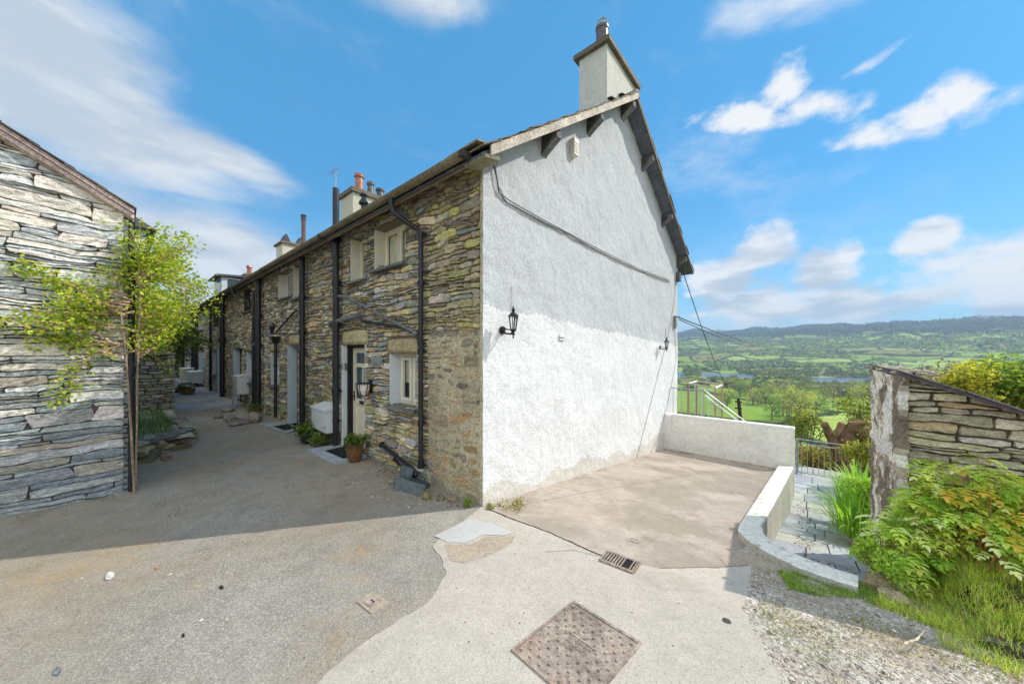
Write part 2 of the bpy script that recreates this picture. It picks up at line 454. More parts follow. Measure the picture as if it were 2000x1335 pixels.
# ================================================================== MATERIALS
M_STONE = mat('rubble_stone', var=((3, .18), (18, .30), (60, .28)), bump=((9, .026), (30, .009), (110, .003)), rough=.9, stretch=(1, 1, 2.8))
M_MORTAR = mat('mortar', var=((2, .2), (30, .3)), bump=((25, .02), (120, .005)), rough=.95)
def streak_fn(T, pos, c):
    k = T.ramp(T.noise(T.scalev(pos, (7, 7, .7)), 2.0, 6, .65), .46, .72)
    c = T.mix(T.m('MULTIPLY', k, .13), c, S(168, 170, 168))
    k2 = T.ramp(T.noise(T.scalev(pos, (30, 30, 9)), 2.0, 4, .7), .58, .70)
    return T.mix(T.m('MULTIPLY', k2, .30), c, S(150, 152, 154))
M_RENDER = mat('rough_render', fn=streak_fn, var=((1.2, .04), (14, .06), (60, .16)), bump=((5, .014), (20, .009), (60, .010)), rough=.9, spec=.2,
               tint=[(S(150, 152, 150), 1.7, .58, .80, .25), (S(120, 122, 122), 38, .66, .74, .5)])
M_RENDER2 = mat('smooth_render', var=((1.5, .06), (12, .07)), bump=((20, .004), (90, .002)), rough=.85, tint=[(S(150, 140, 118), 1.6, .5, .75, .35)])
M_PAINT = mat('painted_wood', var=((4, .06), (40, .06)), bump=((60, .001),), rough=.45, spec=.4)
M_WEATH = mat('weathered_wood', var=((3, .2), (30, .3), (120, .3)), bump=((40, .006), (150, .003)), rough=.85)
M_BLACK = mat('black_pipe_paint', base=(.018, .018, .021), var=((8, .3), (60, .3)), bump=((50, .001),), rough=.38, spec=.5)
M_GREYP = mat('grey_pipe', base=(.17, .17, .17), var=((8, .3), (60, .2)), rough=.5)
M_METAL = mat('galvanised_metal', base=(.42, .43, .44), var=((8, .2),), rough=.45, metal=.5)
M_SLATE = mat('slate', var=((3, .2), (30, .3), (100, .2)), bump=((20, .01), (80, .004)), rough=.75)
M_LEAF = leafmat('leaf')
M_BARK = mat('bark', var=((6, .3), (40, .4)), bump=((30, .01), (90, .005)), rough=.9)
M_POT = mat('glazed_terracotta', var=((6, .3), (30, .3)), rough=.35, spec=.5)
M_RUST = mat('rusty_iron', base=S(164, 148, 134), var=((3, .25), (25, .3), (120, .25)), bump=((60, .003),), rough=.8, tint=[(S(176, 130, 86), 3.6, .52, .68, .4), (S(90, 78, 70), 30, .55, .66, .5)])
M_RUBBER = mat('black_rubber_mat', base=(.02, .02, .022), var=((60, .4),), bump=((200, .004),), rough=.9)
M_CLOTH = mat('curtain_cloth', var=((10, .1),), rough=.9)

def glassmat():
    m = bpy.data.materials.new('window_glass'); m.use_nodes = True; T = NT(m.node_tree)
    g = T.n('ShaderNodeBsdfGlossy', Roughness=.03, Color=(.9, .95, 1, 1)); t = T.n('ShaderNodeBsdfTransparent', Color=(.9, .93, .92, 1))
    fr = T.n('ShaderNodeFresnel', IOR=1.55)
    mx = T.n('ShaderNodeMixShader', i0=T.m('ADD', T.m('MULTIPLY', fr.outputs[0], .9), .04), i1=t, i2=g)
    T.n('ShaderNodeOutputMaterial', Surface=mx); return m
M_GLASS = glassmat()
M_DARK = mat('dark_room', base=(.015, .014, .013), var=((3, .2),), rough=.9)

def tarmac_fn(T, pos, c):
    sx = T.n('ShaderNodeSeparateXYZ', Vector=pos)
    f = T.noise(pos, 90, 4, .7); v = T.n('ShaderNodeTexVoronoi', Vector=pos, Scale=125.0)
    g = T.ramp(v.outputs['Distance'], .1, .55, .0, 1)
    c = T.mix(T.m('MULTIPLY', g, .6), c, T.mix(.65, c, S(70, 66, 62)))
    cell = T.n('ShaderNodeSeparateColor', Color=v.outputs['Color']).outputs[0]
    c = T.mix(T.m('MULTIPLY', T.ramp(cell, .5, 1.0), .5), c, S(222, 214, 200))
    c = T.mix(T.m('MULTIPLY', T.ramp(T.noise(pos, .9, 3, .5), .44, .56), .35), c, T.mix(1.0, c, (.72, .74, .76), 'MULTIPLY'))
    c = T.mix(T.ramp(f, .56, .72, 0, .7), c, S(66, 62, 58))
    c = T.mix(T.m('MULTIPLY', T.ramp(T.noise(pos, 38, 4, .7), .58, .70), .35), c, S(84, 80, 74))
    ln = T.ramp(T.noise(pos, .55, 5, .6), .40, .62)          # moss and earth washed over the surface
    c = T.mix(T.m('MULTIPLY', ln, .38), c, S(160, 140, 110))
    och = T.m('MULTIPLY', T.ramp(T.noise(pos, 1.1, 6, .7), .53, .66), T.ramp(T.noise(pos, 30, 3, .6), .4, .6))
    c = T.mix(T.m('MULTIPLY', och, .55), c, S(186, 154, 106))
    mo = T.m('MULTIPLY', T.ramp(T.noise(pos, 1.9, 5, .6), .55, .68), T.ramp(T.noise(pos, 45, 3, .6), .45, .6))
    return T.mix(T.m('MULTIPLY', mo, .35), c, S(88, 98, 52))
M_TARMAC = mat('worn_tarmac', base=S(186, 177, 163), var=((.45, .14), (5, .12)), fn=tarmac_fn, bump=((70, .007), (22, .004)), rough=.95, spec=.15)
def conc_fn(T, pos, c):
    r = T.n('ShaderNodeMapping', Vector=pos); r.inputs['Rotation'].default_value = (0, 0, R(28)); r.inputs['Scale'].default_value = (1, 14, 1)
    v = T.n('ShaderNodeTexVoronoi', Vector=pos, Scale=170.0); cell = T.n('ShaderNodeSeparateColor', Color=v.outputs['Color']).outputs[0]
    c = T.mix(T.m('MULTIPLY', T.ramp(cell, .5, 1.0), .42), c, S(136, 126, 114))
    v2 = T.n('ShaderNodeTexVoronoi', Vector=pos, Scale=11.0); c2 = T.n('ShaderNodeSeparateColor', Color=v2.outputs['Color']).outputs[1]
    c = T.mix(T.m('MULTIPLY', T.ramp(v2.outputs['Distance'], .09, .05), T.ramp(c2, .45, .55)), c, S(92, 84, 74))
    k = T.ramp(T.noise(r.outputs[0], 3, 4, .6), .5, .7)
    c = T.mix(T.m('MULTIPLY', k, .10), c, S(140, 130, 118))
    sp = T.ramp(T.noise(pos, 48, 5, .75), .57, .68)
    c = T.mix(T.m('MULTIPLY', sp, .55), c, S(104, 96, 86))
    pat = T.ramp(T.noise(pos, 1.1, 6, .7), .52, .68)
    c = T.mix(T.m('MULTIPLY', pat, .45), c, S(158, 148, 132))
    d2 = T.ramp(T.noise(pos, 160, 3, .6), .6, .7)
    return T.mix(T.m('MULTIPLY', d2, .35), c, S(110, 104, 96))
M_CONC = mat('pale_concrete', base=S(204, 193, 178), var=((.7, .06), (9, .06)), fn=conc_fn, bump=((60, .004), (18, .004), (160, .002)), rough=.92, spec=.15)
def drive_fn(T, pos, c):
    k = T.ramp(T.noise(pos, .75, 7, .66), .42, .58)
    c = T.mix(T.m('MULTIPLY', k, .7), c, S(154, 142, 126))
    c = T.mix(T.m('MULTIPLY', T.ramp(T.noise(pos, 120, 4, .7), .55, .7), .4), c, S(120, 108, 96))
    k2 = T.ramp(T.noise(pos, 1.7, 6, .7), .52, .70)
    c = T.mix(T.m('MULTIPLY', k2, .5), c, S(128, 112, 98))
    sp = T.ramp(T.noise(pos, 34, 5, .75), .57, .68)
    return T.mix(T.m('MULTIPLY', sp, .55), c, S(100, 90, 80))
M_DRIVE = mat('brown_stained_concrete', base=S(190, 175, 160), var=((.8, .08), (8, .08)), fn=drive_fn, bump=((50, .004), (14, .004)), rough=.92, spec=.15)
M_PATCH = mat('smooth_grey_cement', base=S(196, 193, 188), var=((2, .06), (20, .05)), bump=((40, .002),), rough=.9)
def grav_fn(T, pos, c):
    v = T.n('ShaderNodeTexVoronoi', Vector=pos, Scale=48.0)
    cell = T.n('ShaderNodeSeparateColor', Color=v.outputs['Color']).outputs[1]
    c = T.mix(T.ramp(cell, .3, .95, 0, .7), c, S(176, 166, 154))
    c = T.mix(T.ramp(v.outputs['Distance'], .5, .8, 0, .5), c, S(120, 108, 92))
    k = T.ramp(T.noise(pos, 1.4, 6, .7), .42, .60)
    c = T.mix(T.m('MULTIPLY', k, .7), c, S(176, 154, 130))
    g = T.m('MULTIPLY', T.ramp(T.noise(pos, 1.8, 5, .6), .53, .63), T.ramp(T.noise(pos, 40, 3, .6), .4, .6))
    return T.mix(T.m('MULTIPLY', g, .6), c, S(112, 118, 58))
M_GRAVEL = mat('gravelly_earth', base=S(222, 212, 198), var=((.8, .1), (6, .12)), fn=grav_fn, bump=((40, .014), (12, .012), (120, .004)), rough=.95, spec=.1)
M_FLAG = mat('grey_flagstone', var=((2, .12), (14, .14), (70, .1)), bump=((12, .004), (50, .002)), rough=.8, tint=[(S(120, 112, 84), 2.2, .54, .68, .4)])

# ================================================================== GROUND
def ax_coords(fine, lo, hi, step, g):
    out = list(np.arange(fine[0], fine[1] + 1e-6, step)); s_ = step; x = out[-1]
    while x < hi: s_ *= g; x += s_; out.append(x)
    s_ = step; x = out[0]; pre = []
    while x > lo: s_ *= g; x -= s_; pre.append(x)
    return np.array(pre[::-1] + out)
def terrain_fn(T, pos, c):
    sx = T.n('ShaderNodeSeparateXYZ', Vector=pos)
    p2 = T.n('ShaderNodeCombineXYZ', X=sx.outputs[0], Y=sx.outputs[1], Z=0.0)
    wv = T.n('ShaderNodeTexNoise', Vector=p2, Scale=.006, Detail=3.0)
    warp = T.n('ShaderNodeVectorMath', dict(operation='MULTIPLY_ADD')); T.set(warp.inputs[0], wv.outputs['Color']); warp.inputs[1].default_value = (120, 120, 0); T.set(warp.inputs[2], p2)
    vo = T.n('ShaderNodeTexVoronoi', Vector=warp.outputs[0], Scale=.0052)
    ce = T.n('ShaderNodeSeparateColor', Color=vo.outputs['Color'])
    fld = T.mix(T.ramp(ce.outputs[0], .1, .9), S(144, 170, 66), S(184, 198, 98))
    fld = T.mix(T.ramp(ce.outputs[1], .72, .8), fld, S(150, 140, 80))
    fld = T.mix(T.ramp(T.noise(p2, .05, 5, .6), .3, .7, 0, .35), fld, S(106, 124, 52))
    ve = T.n('ShaderNodeTexVoronoi', dict(feature='DISTANCE_TO_EDGE'), Vector=warp.outputs[0], Scale=.0052)
    fld = T.mix(T.ramp(ve.outputs['Distance'], .045, .02), fld, S(62, 70, 40))
    wood = T.mix(T.ramp(T.noise(p2, .03, 6, .7), .35, .65), S(76, 96, 56), S(112, 122, 80))
    high = T.mix(T.ramp(T.noise(p2, .02, 6, .7), .4, .6), S(40, 54, 42), S(70, 78, 58))
    z = T.m('ADD', sx.outputs[2], T.m('MULTIPLY', T.m('SUBTRACT', T.noise(p2, .0022, 4, .6), .5), 120.0))
    woodf = T.ramp(T.m('ADD', T.noise(p2, .0045, 5, .6), T.m('MULTIPLY', z, .0011)), .56, .60)
    far = T.mix(woodf, fld, wood)
    far = T.mix(T.ramp(z, 92, 118), far, high)
    near = T.mix(T.ramp(T.noise(pos, 1.2, 6, .7), .4, .6), S(96, 86, 62), S(92, 108, 46))
    return T.mix(T.ramp(sx.outputs[1], 25, 60), near, far)
M_TERRAIN = mat('grass_and_fields', base=(.1, .1, .1), var=(), fn=terrain_fn, rough=.95, spec=.05)

us = ax_coords((-9, 32), -4200, 1500, .33, 1.06); vs_ = ax_coords((-12, 14), -300, 4600, .33, 1.045)
us = np.unique(np.round(np.concatenate([us, np.arange(-6.5, -3.6, .11)]), 4)); vs_ = np.unique(np.round(np.concatenate([vs_, np.arange(.2, 2.6, .11)]), 4))
mbt = MB(); UU, VV = len(us), len(vs_)
tv = []
for v in vs_:
    for u in us: tv.append((u, v, hn(float(u), float(v)) - (.05 if v < 9.8 else 0) - (.5 if 1.0 < v < 8 and -4.3 < u < -2.4 else 0)))
a_ = np.arange((UU-1)*(VV-1)); i_ = a_ % (UU-1); j_ = a_ // (UU-1); q_ = j_*UU + i_
mbt.add(tv, np.stack([q_, q_+1, q_+UU+1, q_+UU], 1), (.1, .1, .1))
mbt.build('ground', M_TERRAIN, smooth=True, kind='structure', label='hillside ground falling away to the green valley')

mbw = MB()
def lake_pt(az, r): return UV(math.sin(R(az))*r, math.cos(R(az))*r)
pts = [lake_pt(a, 700) for a in range(4, 90, 4)] + [lake_pt(a, 1500) for a in range(88, 2, -4)]
mbw.poly([(u, v, -59.4) for u, v in pts])
m = bpy.data.materials.new('lake_water'); m.use_nodes = True; T = NT(m.node_tree)
b = T.n('ShaderNodeBsdfPrincipled', Base_Color=(*S(96, 118, 140), 1), Roughness=.18); b.inputs['Specular IOR Level'].default_value = .8
pp = T.n('ShaderNodeNewGeometry').outputs['Position']
bn = T.n('ShaderNodeBump', Strength=.25, Distance=1.0, Height=T.noise(pp, .25, 4, .6)); T.nt.links.new(bn.outputs[0], b.inputs['Normal'])
T.n('ShaderNodeOutputMaterial', Surface=b)
mbw.build('lake_water', m, kind='structure', label='long blue lake lying across the valley floor')

# tarmac, apron, driveway, gravel
TAR = [(13.0, 0), (13.0, -2.4), (9, -3.2), (4.3, -3.1), (4.3, -9), (-6, -9), (-9, -6), (-9, -3.2), (-2.8, -2.2), (-1.6, -.3), (-.9, -.004), (0.05, 0)]
sheet('tarmac_lane', rough_edge(TAR, 1.0, .0), 0.0, M_TARMAC, label='worn grey tarmac lane in front of the cottages')
tj = [GP(620, 1335), GP(640, 1318), GP(675, 1285), GP(720, 1250), GP(790, 1205), GP(830, 1180), GP(858, 1150), GP(872, 1118), GP(862, 1092), GP(846, 1068), GP(862, 1050), GP(905, 1016), (0.0, -.02),
      (-.4, -.01), (-1.0, .02), GP(1200, 1095), GP(1290, 1110), GP(1380, 1108), GP(1468, 1104), GP(1462, 1150), GP(1450, 1190), GP(1475, 1240), GP(1505, 1290), GP(1545, 1335), (-4.9, -4.0), (-2.5, -6), (-.8, -4.2), (-1.3, -3.4)]
sheet('concrete_apron', rough_edge(tj, .035, .035, 3), .004, M_CONC, label='pale brushed concrete apron at the corner of the cottage')
sheet('cement_patch', rough_edge([GP(846, 1047), GP(870, 1036), GP(922, 1012), GP(950, 1020), GP(1002, 1040), GP(985, 1047), GP(945, 1046), GP(915, 1060), GP(875, 1060)], .04, .02, 5), .008, M_PATCH, label='smooth grey cement patch at the foot of the cottage corner')
M_PATCH2 = mat('brown_worn_patch', base=S(176, 160, 140), var=((3, .12), (30, .15)), bump=((40, .006),), rough=.95)
sheet('worn_patch', rough_edge([GP(868, 1063), GP(920, 1062), GP(950, 1048), GP(1006, 1046), GP(1000, 1060), GP(960, 1080), GP(905, 1100), GP(880, 1095)], .04, .03, 8), .006, M_PATCH2, label='rough brown patch beside the smooth cement')
DRV = [(-.02, 0), (-2.9, -.0), (-2.95, 1.2), (-2.62, 1.5), (-2.58, 2.0), (-2.9, 7.45), (-.02, 7.45)]
sheet('driveway', DRV, -.003, M_DRIVE, label='brown stained driveway sloping down beside the white gable')
GRV = [(-2.45, .9), GP(1455, 1150), GP(1440, 1190), GP(1470, 1240), GP(1500, 1290), GP(1545, 1335), (-4.9, -4.2), (-12, -9), (-14, 1.4), (-4.05, 1.5), (-3.4, 1.28), (-3.0, 1.3), (-2.62, 1.45)]
sheet('gravel_ground', rough_edge(GRV, .05, .02, 13), .0015, M_GRAVEL, label='gravelly earth with sparse grass beside the concrete')
# crack lines / joint between apron and driveway
mb = MB()
def crack(pts, w, z=.0075):
    P = []
    for i in range(len(pts)-1):
        a, b_ = pts[i], pts[i+1]; n = max(2, int(math.hypot(b_[0]-a[0], b_[1]-a[1])/.03))
        for k in range(n): t = k/n; P.append((lerp(a[0], b_[0], t), lerp(a[1], b_[1], t)))
    L, Rr = [], []
    for i, (x, y) in enumerate(P):
        q = P[min(i+1, len(P)-1)]; p = P[max(i-1, 0)]; dx, dy = q[0]-p[0], q[1]-p[1]; d = math.hypot(dx, dy) or 1
        o = .012*mn.noise(Vector((x*9, y*9, 1))); ww = w*(.6+.9*abs(mn.noise(Vector((x*20, y*20, 5)))))
        zz = .05 - .12*max(y, 0) + z
        L.append((x - dy/d*(o-ww), y + dx/d*(o-ww), zz)); Rr.append((x - dy/d*(o+ww), y + dx/d*(o+ww), zz))
    vs = L + Rr; n = len(P)
    mb.add(vs, [(i, i+1, n+i+1, n+i) for i in range(n-1)], S(70, 62, 52))
crack([(-.1, -.03), (-.5, -.02), (-1.0, .02), GP(1180, 1088)], .009)
crack([GP(1290, 1110), GP(1380, 1108), GP(1468, 1104)], .003)
crack([GP(1020, 985), GP(1150, 960), GP(1300, 935), GP(1430, 912)], .0025, .003)
crack([GP(1170, 1086), GP(1120, 1075), GP(1060, 1078)], .002, .0085)
crack([GP(440, 840), GP(520, 838), GP(600, 845)], .004)
crack([GP(350, 900), GP(450, 890), GP(560, 870), GP(640, 862)], .003)
mb.build('pavement_cracks', M_MORTAR, kind='structure', label='dark irregular cracks and joints in the concrete')

# flagstones: sunken path and far lane
def flags(name, cols, pal_, zf, seed, label, thick=.04):
    rng = random.Random(seed); mb = MB()
    for (p00, p10, p11, p01) in cols:
        g = .007; vs = []
        cx = sum(p[0] for p in (p00, p10, p11, p01))/4; cy = sum(p[1] for p in (p00, p10, p11, p01))/4
        q = []
        for p in (p00, p10, p11, p01):
            dx, dy = p[0]-cx, p[1]-cy; d = math.hypot(dx, dy)
            q.append((p[0]-dx/d*g*1.6+rng.uniform(-.006, .006), p[1]-dy/d*g*1.6+rng.uniform(-.006, .006)))
        dz = rng.uniform(-.004, .006)
        bot = [(a, b_, zf(a, b_)-thick) for a, b_ in q]; top = [(a, b_, zf(a, b_)+dz+rng.uniform(-.002, .002)) for a, b_ in q]
        mb.hexa(bot+top, jit(rng.choice(pal_), rng, .12, .03))
    return mb.build(name, M_FLAG, kind='structure', label=label)
rng = random.Random(4); cells = []
v = 1.0
while v < 9.9:
    dv = rng.uniform(.42, .6); u = -2.66; x = [-2.66]
    while x[-1] > -4.3: x.append(x[-1]-rng.uniform(.38, .75))
    for k in range(len(x)-1): cells.append(((x[k], v), (x[k+1], v), (x[k+1], v+dv), (x[k], v+dv)))
    v += dv
flags('flagstone_path', cells, [S(184, 184, 180), S(170, 172, 174), S(194, 190, 180)], lambda u, v: path_z(v)+.0, 5, 'grey flagstone path sunk below the driveway', thick=.06)
cells = []; u = 12.2
while u < 31.5:
    du = rng.uniform(.5, .95); x = [0.0]
    while x[-1] > -3.2: x.append(x[-1]-rng.uniform(.5, 1.3))
    for k in range(len(x)-1): cells.append(((u, x[k]), (u, x[k+1]), (u+du, x[k+1]), (u+du, x[k])))
    u += du
PATHBED = 1
mbb = MB(); vv_ = [1.0, 2.0, 3.0, 4.0, 5.0, 6.3, 8, 10.2]
for i in range(len(vv_)-1): mbb.add([(-2.66, vv_[i], path_z(vv_[i])-.012), (-4.4, vv_[i], path_z(vv_[i])-.012), (-4.4, vv_[i+1], path_z(vv_[i+1])-.012), (-2.66, vv_[i+1], path_z(vv_[i+1])-.012)], [(0, 1, 2, 3)])
mbb.build('path_bed', mat('dark_joint_soil', base=S(84, 78, 64), var=((9, .3),)), kind='structure')
flags('flagstone_lane', cells, [S(188, 188, 186), S(172, 175, 178), S(196, 192, 184)], lambda u, v: .05+.03, 6, 'worn grey flagstones paving the far end of the lane', thick=.07)

# ================================================================== COTTAGE TERRACE
WH, GW, UEND = 4.45, 8.73, 29.6
def RU(v): return WH + .71*v if v < 4.365 else 7.55 - .59*(v-4.365)
terr = thing('cottage_terrace', 'long terrace of rubble stone cottages with a whitewashed gable end and slate roof', 'cottage row', (0, 0, .05))
CREAM, WHITE = S(236, 226, 196), S(236, 238, 238)
OPN = []     # (u0, u1, z0, z1, type)
WIN = [  # u0,u1,z0,z1, kind
    (1.744, 2.739, 3.44, 4.18, 'upper_cream'), (3.146, 3.70, 3.36, 4.22, 'sliver'), (7.28, 8.35, 3.48, 4.22, 'white'), (6.50, 7.08, 3.38, 4.22, 'sliver'),
    (11.36, 12.38, 3.42, 4.2, 'dark'), (17.0, 18.5, 3.3, 4.2, 'dark'), (21.4, 23.6, 3.2, 4.2, 'white'), (26.3, 27.8, 3.2, 4.2, 'white'),
    (1.43, 2.213, 1.11, 1.96, 'lower'), (8.28, 9.08, 1.0, 1.98, 'white'), (11.1, 12.08, .92, 2.0, 'white'), (17.8, 18.8, .9, 2.05, 'white'), (27.2, 28.8, .8, 2.0, 'white')]
DOOR = [(3.12, 4.05, .06, 2.13, 'cream'), (6.716, 7.36, .06, 2.16, 'pale'), (12.75, 14.0, .08, 2.1, 'pale'), (16.55, 17.3, .08, 2.15, 'pale'), (21.3, 22.7, .08, 2.2, 'pale')]
OP = [w[:2]+w[2:4] for w in WIN] + [d[:4] for d in DOOR]
def facade_back(mb, col):
    ue = sorted(set([1.1, UEND] + [x for o in OP for x in o[:2]])); ze = sorted(set([-.1, RU(0)] + [x for o in OP for x in o[2:]]))
    for i in range(len(ue)-1):
        for j in range(len(ze)-1):
            uc, zc = (ue[i]+ue[i+1])/2, (ze[j]+ze[j+1])/2
            if any(o[0] < uc < o[1] and o[2] < zc < o[3] for o in OP): continue
            mb.add([(ue[i], .012, ze[j]), (ue[i+1], .012, ze[j]), (ue[i+1], .012, ze[j+1]), (ue[i], .012, ze[j+1])], [(0, 1, 2, 3)], col)
mb = MB(); facade_back(mb, S(126, 114, 92))
BROWNS = [S(204, 186, 152), S(184, 168, 136), S(216, 198, 160), S(170, 160, 140), S(196, 186, 164), S(156, 150, 136), S(208, 200, 180)]
SLATES = [S(166, 168, 164), S(144, 146, 144), S(182, 182, 174)]
MOSS = [S(190, 182, 134), S(172, 166, 124), S(200, 190, 138)]
OCHRE = [S(196, 170, 132), S(186, 160, 126)]
def pal_corner(rng, a, z):
    if z > 2.3: c = rng.choice([S(184, 174, 130), S(188, 172, 138), S(168, 156, 130), S(184, 174, 132), S(162, 150, 134), S(192, 184, 120), S(180, 166, 140)])
    else: c = rng.choice([S(152, 142, 124), S(168, 152, 122), S(176, 160, 128), S(192, 160, 118), S(140, 134, 120)])
    return jit(c, rng, .15, .04)
def pal_front(rng, a, z):
    r = rng.random(); mossy = .07 + (.22 if z < 1.2 else 0) + (.10 if 4 < a < 12 and z < 3 else 0)
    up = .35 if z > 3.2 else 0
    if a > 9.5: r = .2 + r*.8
    if a < 1.15 and rng.random() < .75: return pal_corner(rng, a, z)
    if r < mossy: c = rng.choice(MOSS)
    elif r < mossy+.22: c = rng.choice(SLATES)
    elif r < mossy+.28: c = rng.choice(OCHRE)
    else: c = rng.choice(BROWNS)
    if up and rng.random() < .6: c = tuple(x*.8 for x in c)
    k9 = 1.2 if a > 9.5 else 1.0  # far stones lightened in colour to lift the shade of the enclosed lane
    return jit(tuple(x*k9 for x in c), rng, .28, .05)
LINT = [(w[0]-.12, w[1]+.12, w[3]+.0, w[3]+.27) for w in WIN if w[3] < 3] + [(d[0]-.1, d[1]+.1, d[3], d[3]+.3) for d in DOOR]
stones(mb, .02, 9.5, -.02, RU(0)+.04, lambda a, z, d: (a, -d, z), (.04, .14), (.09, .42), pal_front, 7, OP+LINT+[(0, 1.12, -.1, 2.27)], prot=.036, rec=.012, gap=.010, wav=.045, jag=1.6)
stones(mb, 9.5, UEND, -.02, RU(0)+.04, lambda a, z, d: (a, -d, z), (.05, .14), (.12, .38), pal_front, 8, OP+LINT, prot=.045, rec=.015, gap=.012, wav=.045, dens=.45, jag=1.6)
for (a, b_, z0, z1) in LINT:
    rr = random.Random(int(a*100)); mb.grid(lambda s_, t: (lerp(a+.01, b_-.01, s_), -.035-.012*mn.noise(Vector((s_*3+a, t*2, 0)))+(.04 if s_ in (0, 1) or t in (0, 1) else 0), lerp(z0+.005, z1-.02, t)-.02*(2*s_-1)**2*(t)), 8, 5, jit(S(184, 172, 132), rr, .1))
fw = mb.build('stone_front_wall', M_STONE, terr)
# corner strip with wide buff pointing and a few large quoins
mb = MB()
mb.grid(lambda s_, t: (s_*(1.14+.05*mn.noise(Vector((0, t*14, 3)))), (-.006 if t < .52 else .010)-(.016 if t < .52 else .006)*mn.noise(Vector((s_*4, t*18, 2)))-.008*mn.noise(Vector((s_*16, t*60, 4))), -.1+t*(RU(0)+.1)), 30, 120,
        colfn=lambda s_, t: jit(S(190, 178, 148) if t < .60+.04*mn.noise(Vector((s_*3, 0, 0))) else S(120, 108, 86), random, .06, .02))
mb.build('corner_pointing', M_MORTAR, terr)
mb = MB()
stones(mb, .05, 1.20, -.02, 2.30, lambda a, z, d: (a, -d, z), (.09, .22), (.14, .5), pal_corner, 23, prot=.022, gap=.06, wav=.09, rec=.012, jag=2.4)
mb.build('corner_stones', M_STONE, terr)

# white gable
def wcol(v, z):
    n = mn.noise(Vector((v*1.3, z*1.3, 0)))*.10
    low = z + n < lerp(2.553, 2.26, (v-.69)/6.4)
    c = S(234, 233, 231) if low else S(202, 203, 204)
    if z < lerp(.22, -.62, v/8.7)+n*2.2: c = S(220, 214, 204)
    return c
mb = MB(); NUu, NVv = 190, 150
def gable_pt(s_, t):
    v = s_*GW; zb = -1.3 if v > 3 else lerp(-.25, -1.3, v/3); zt = RU(v)+.02; z = lerp(zb, zt, t)
    d = .012+.016*mn.noise(Vector((v*2.2, z*2.2, 5)))+.010*mn.noise(Vector((v*7, z*7, 2)))+.005*mn.noise(Vector((v*17, z*17, 8)))
    vv = v + (.012*mn.noise(Vector((0, z*5, 1))) - .02 if s_ == 0 else 0)
    return (-d-.012, vv, z)
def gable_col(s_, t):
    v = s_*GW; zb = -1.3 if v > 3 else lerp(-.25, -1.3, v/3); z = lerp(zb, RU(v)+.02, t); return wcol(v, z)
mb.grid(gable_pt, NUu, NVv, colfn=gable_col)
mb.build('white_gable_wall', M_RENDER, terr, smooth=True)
mb = MB()   # the strip where render meets stone, and the back wall
mb.grid(lambda s_, t: (-.03+s_*.05+.006*mn.noise(Vector((t*40, s_, 0))), -.018-.006*mn.noise(Vector((t*60, 1, 0))), lerp(-.1, RU(0), t)), 2, 90, S(196, 186, 160))
mb.build('gable_edge', M_MORTAR, terr)
mb = MB()
mb.add([(0, GW, -2.5), (UEND, GW, -2.5), (UEND, GW, RU(GW)), (0, GW, RU(GW))], [(0, 1, 2, 3)], S(150, 140, 110))
ep = [(0, -1.5), (GW, -2.5), (GW, RU(GW)), (4.365, RU(4.365)), (0, RU(0))]
mb.poly([(UEND, a, z) for a, z in ep], S(140, 130, 104))
mb.build('rear_wall', M_RENDER2, terr)

# roof
rng = random.Random(3)
mb = MB()
for (va, vb) in ((-.30, 4.365), (4.365, 9.42)):
    e = .035
    za, zb = RU(va), RU(vb)
    mb.hexa([(-.32, va, za), (UEND+.2, va, za), (UEND+.2, vb, zb), (-.32, vb, zb), (-.32, va, za+e), (UEND+.2, va, za+e), (UEND+.2, vb, zb+e), (-.32, vb, zb+e)], S(104, 110, 122))
mb.build('roof_boarding', M_WEATH, terr)
mb = MB()
def slate_slope(mb, va, vb, ua, ub, zf, row, w, th, palr, rng):
    n = int(abs(vb-va)/row); sg = 1 if vb > va else -1
    for k in range(n+1):
        v0 = va + sg*k*row; v1 = v0 + sg*row*1.35
        if sg*(v1-vb) > 0: v1 = vb
        u = ua - rng.uniform(0, w)
        wfar = 1.0
        while u < ub:
            ww = rng.uniform(.7, 1.3)*w*(1 if u < 9 else 2.2); u0, u1 = max(u, ua+rng.uniform(-.025, .02) if u < ua else u), min(u+ww-.006, ub)
            u += ww
            if u1-u0 < .03: continue
            t = th*rng.uniform(.7, 1.4); j = rng.uniform(-.012, .012); v0j = v0 + sg*rng.uniform(-.02, .02)
            z0, z1 = zf(v0j)+.035+.062, zf(v1)+.035+.045
            mb.hexa([(u0, v0j, z0+j), (u1, v0j, z0-j*.5), (u1, v1, z1), (u0, v1, z1), (u0, v0j, z0+t+j), (u1, v0j, z0+t-j*.5), (u1, v1, z1+t), (u0, v1, z1+t)], jit(rng.choice(palr), rng, .2, .04))
SLP = [S(118, 108, 96), S(92, 94, 92), S(120, 110, 96), S(132, 120, 84), S(98, 92, 84), S(124, 122, 112)]
slate_slope(mb, -.34, 4.36, -.385, UEND+.2, RU, .21, .30, .016, SLP, rng)
slate_slope(mb, 9.45, 4.37, -.345, UEND+.2, RU, .24, .32, .022, SLP, rng)
roof = mb.build('roof', M_SLATE, terr)
mb = MB()   # ridge tiles
u = -.36
while u < UEND:
    mb.hexa([(u, 4.22, 7.57), (u+.44, 4.22, 7.57), (u+.44, 4.5, 7.57), (u, 4.5, 7.57), (u, 4.32, 7.70), (u+.44, 4.32, 7.70), (u+.44, 4.41, 7.70), (u, 4.41, 7.70)], jit(S(130, 122, 108), rng, .15)); u += .45
mb.build('ridge_tile_row', M_SLATE, roof)
mb = MB()   # bargeboards
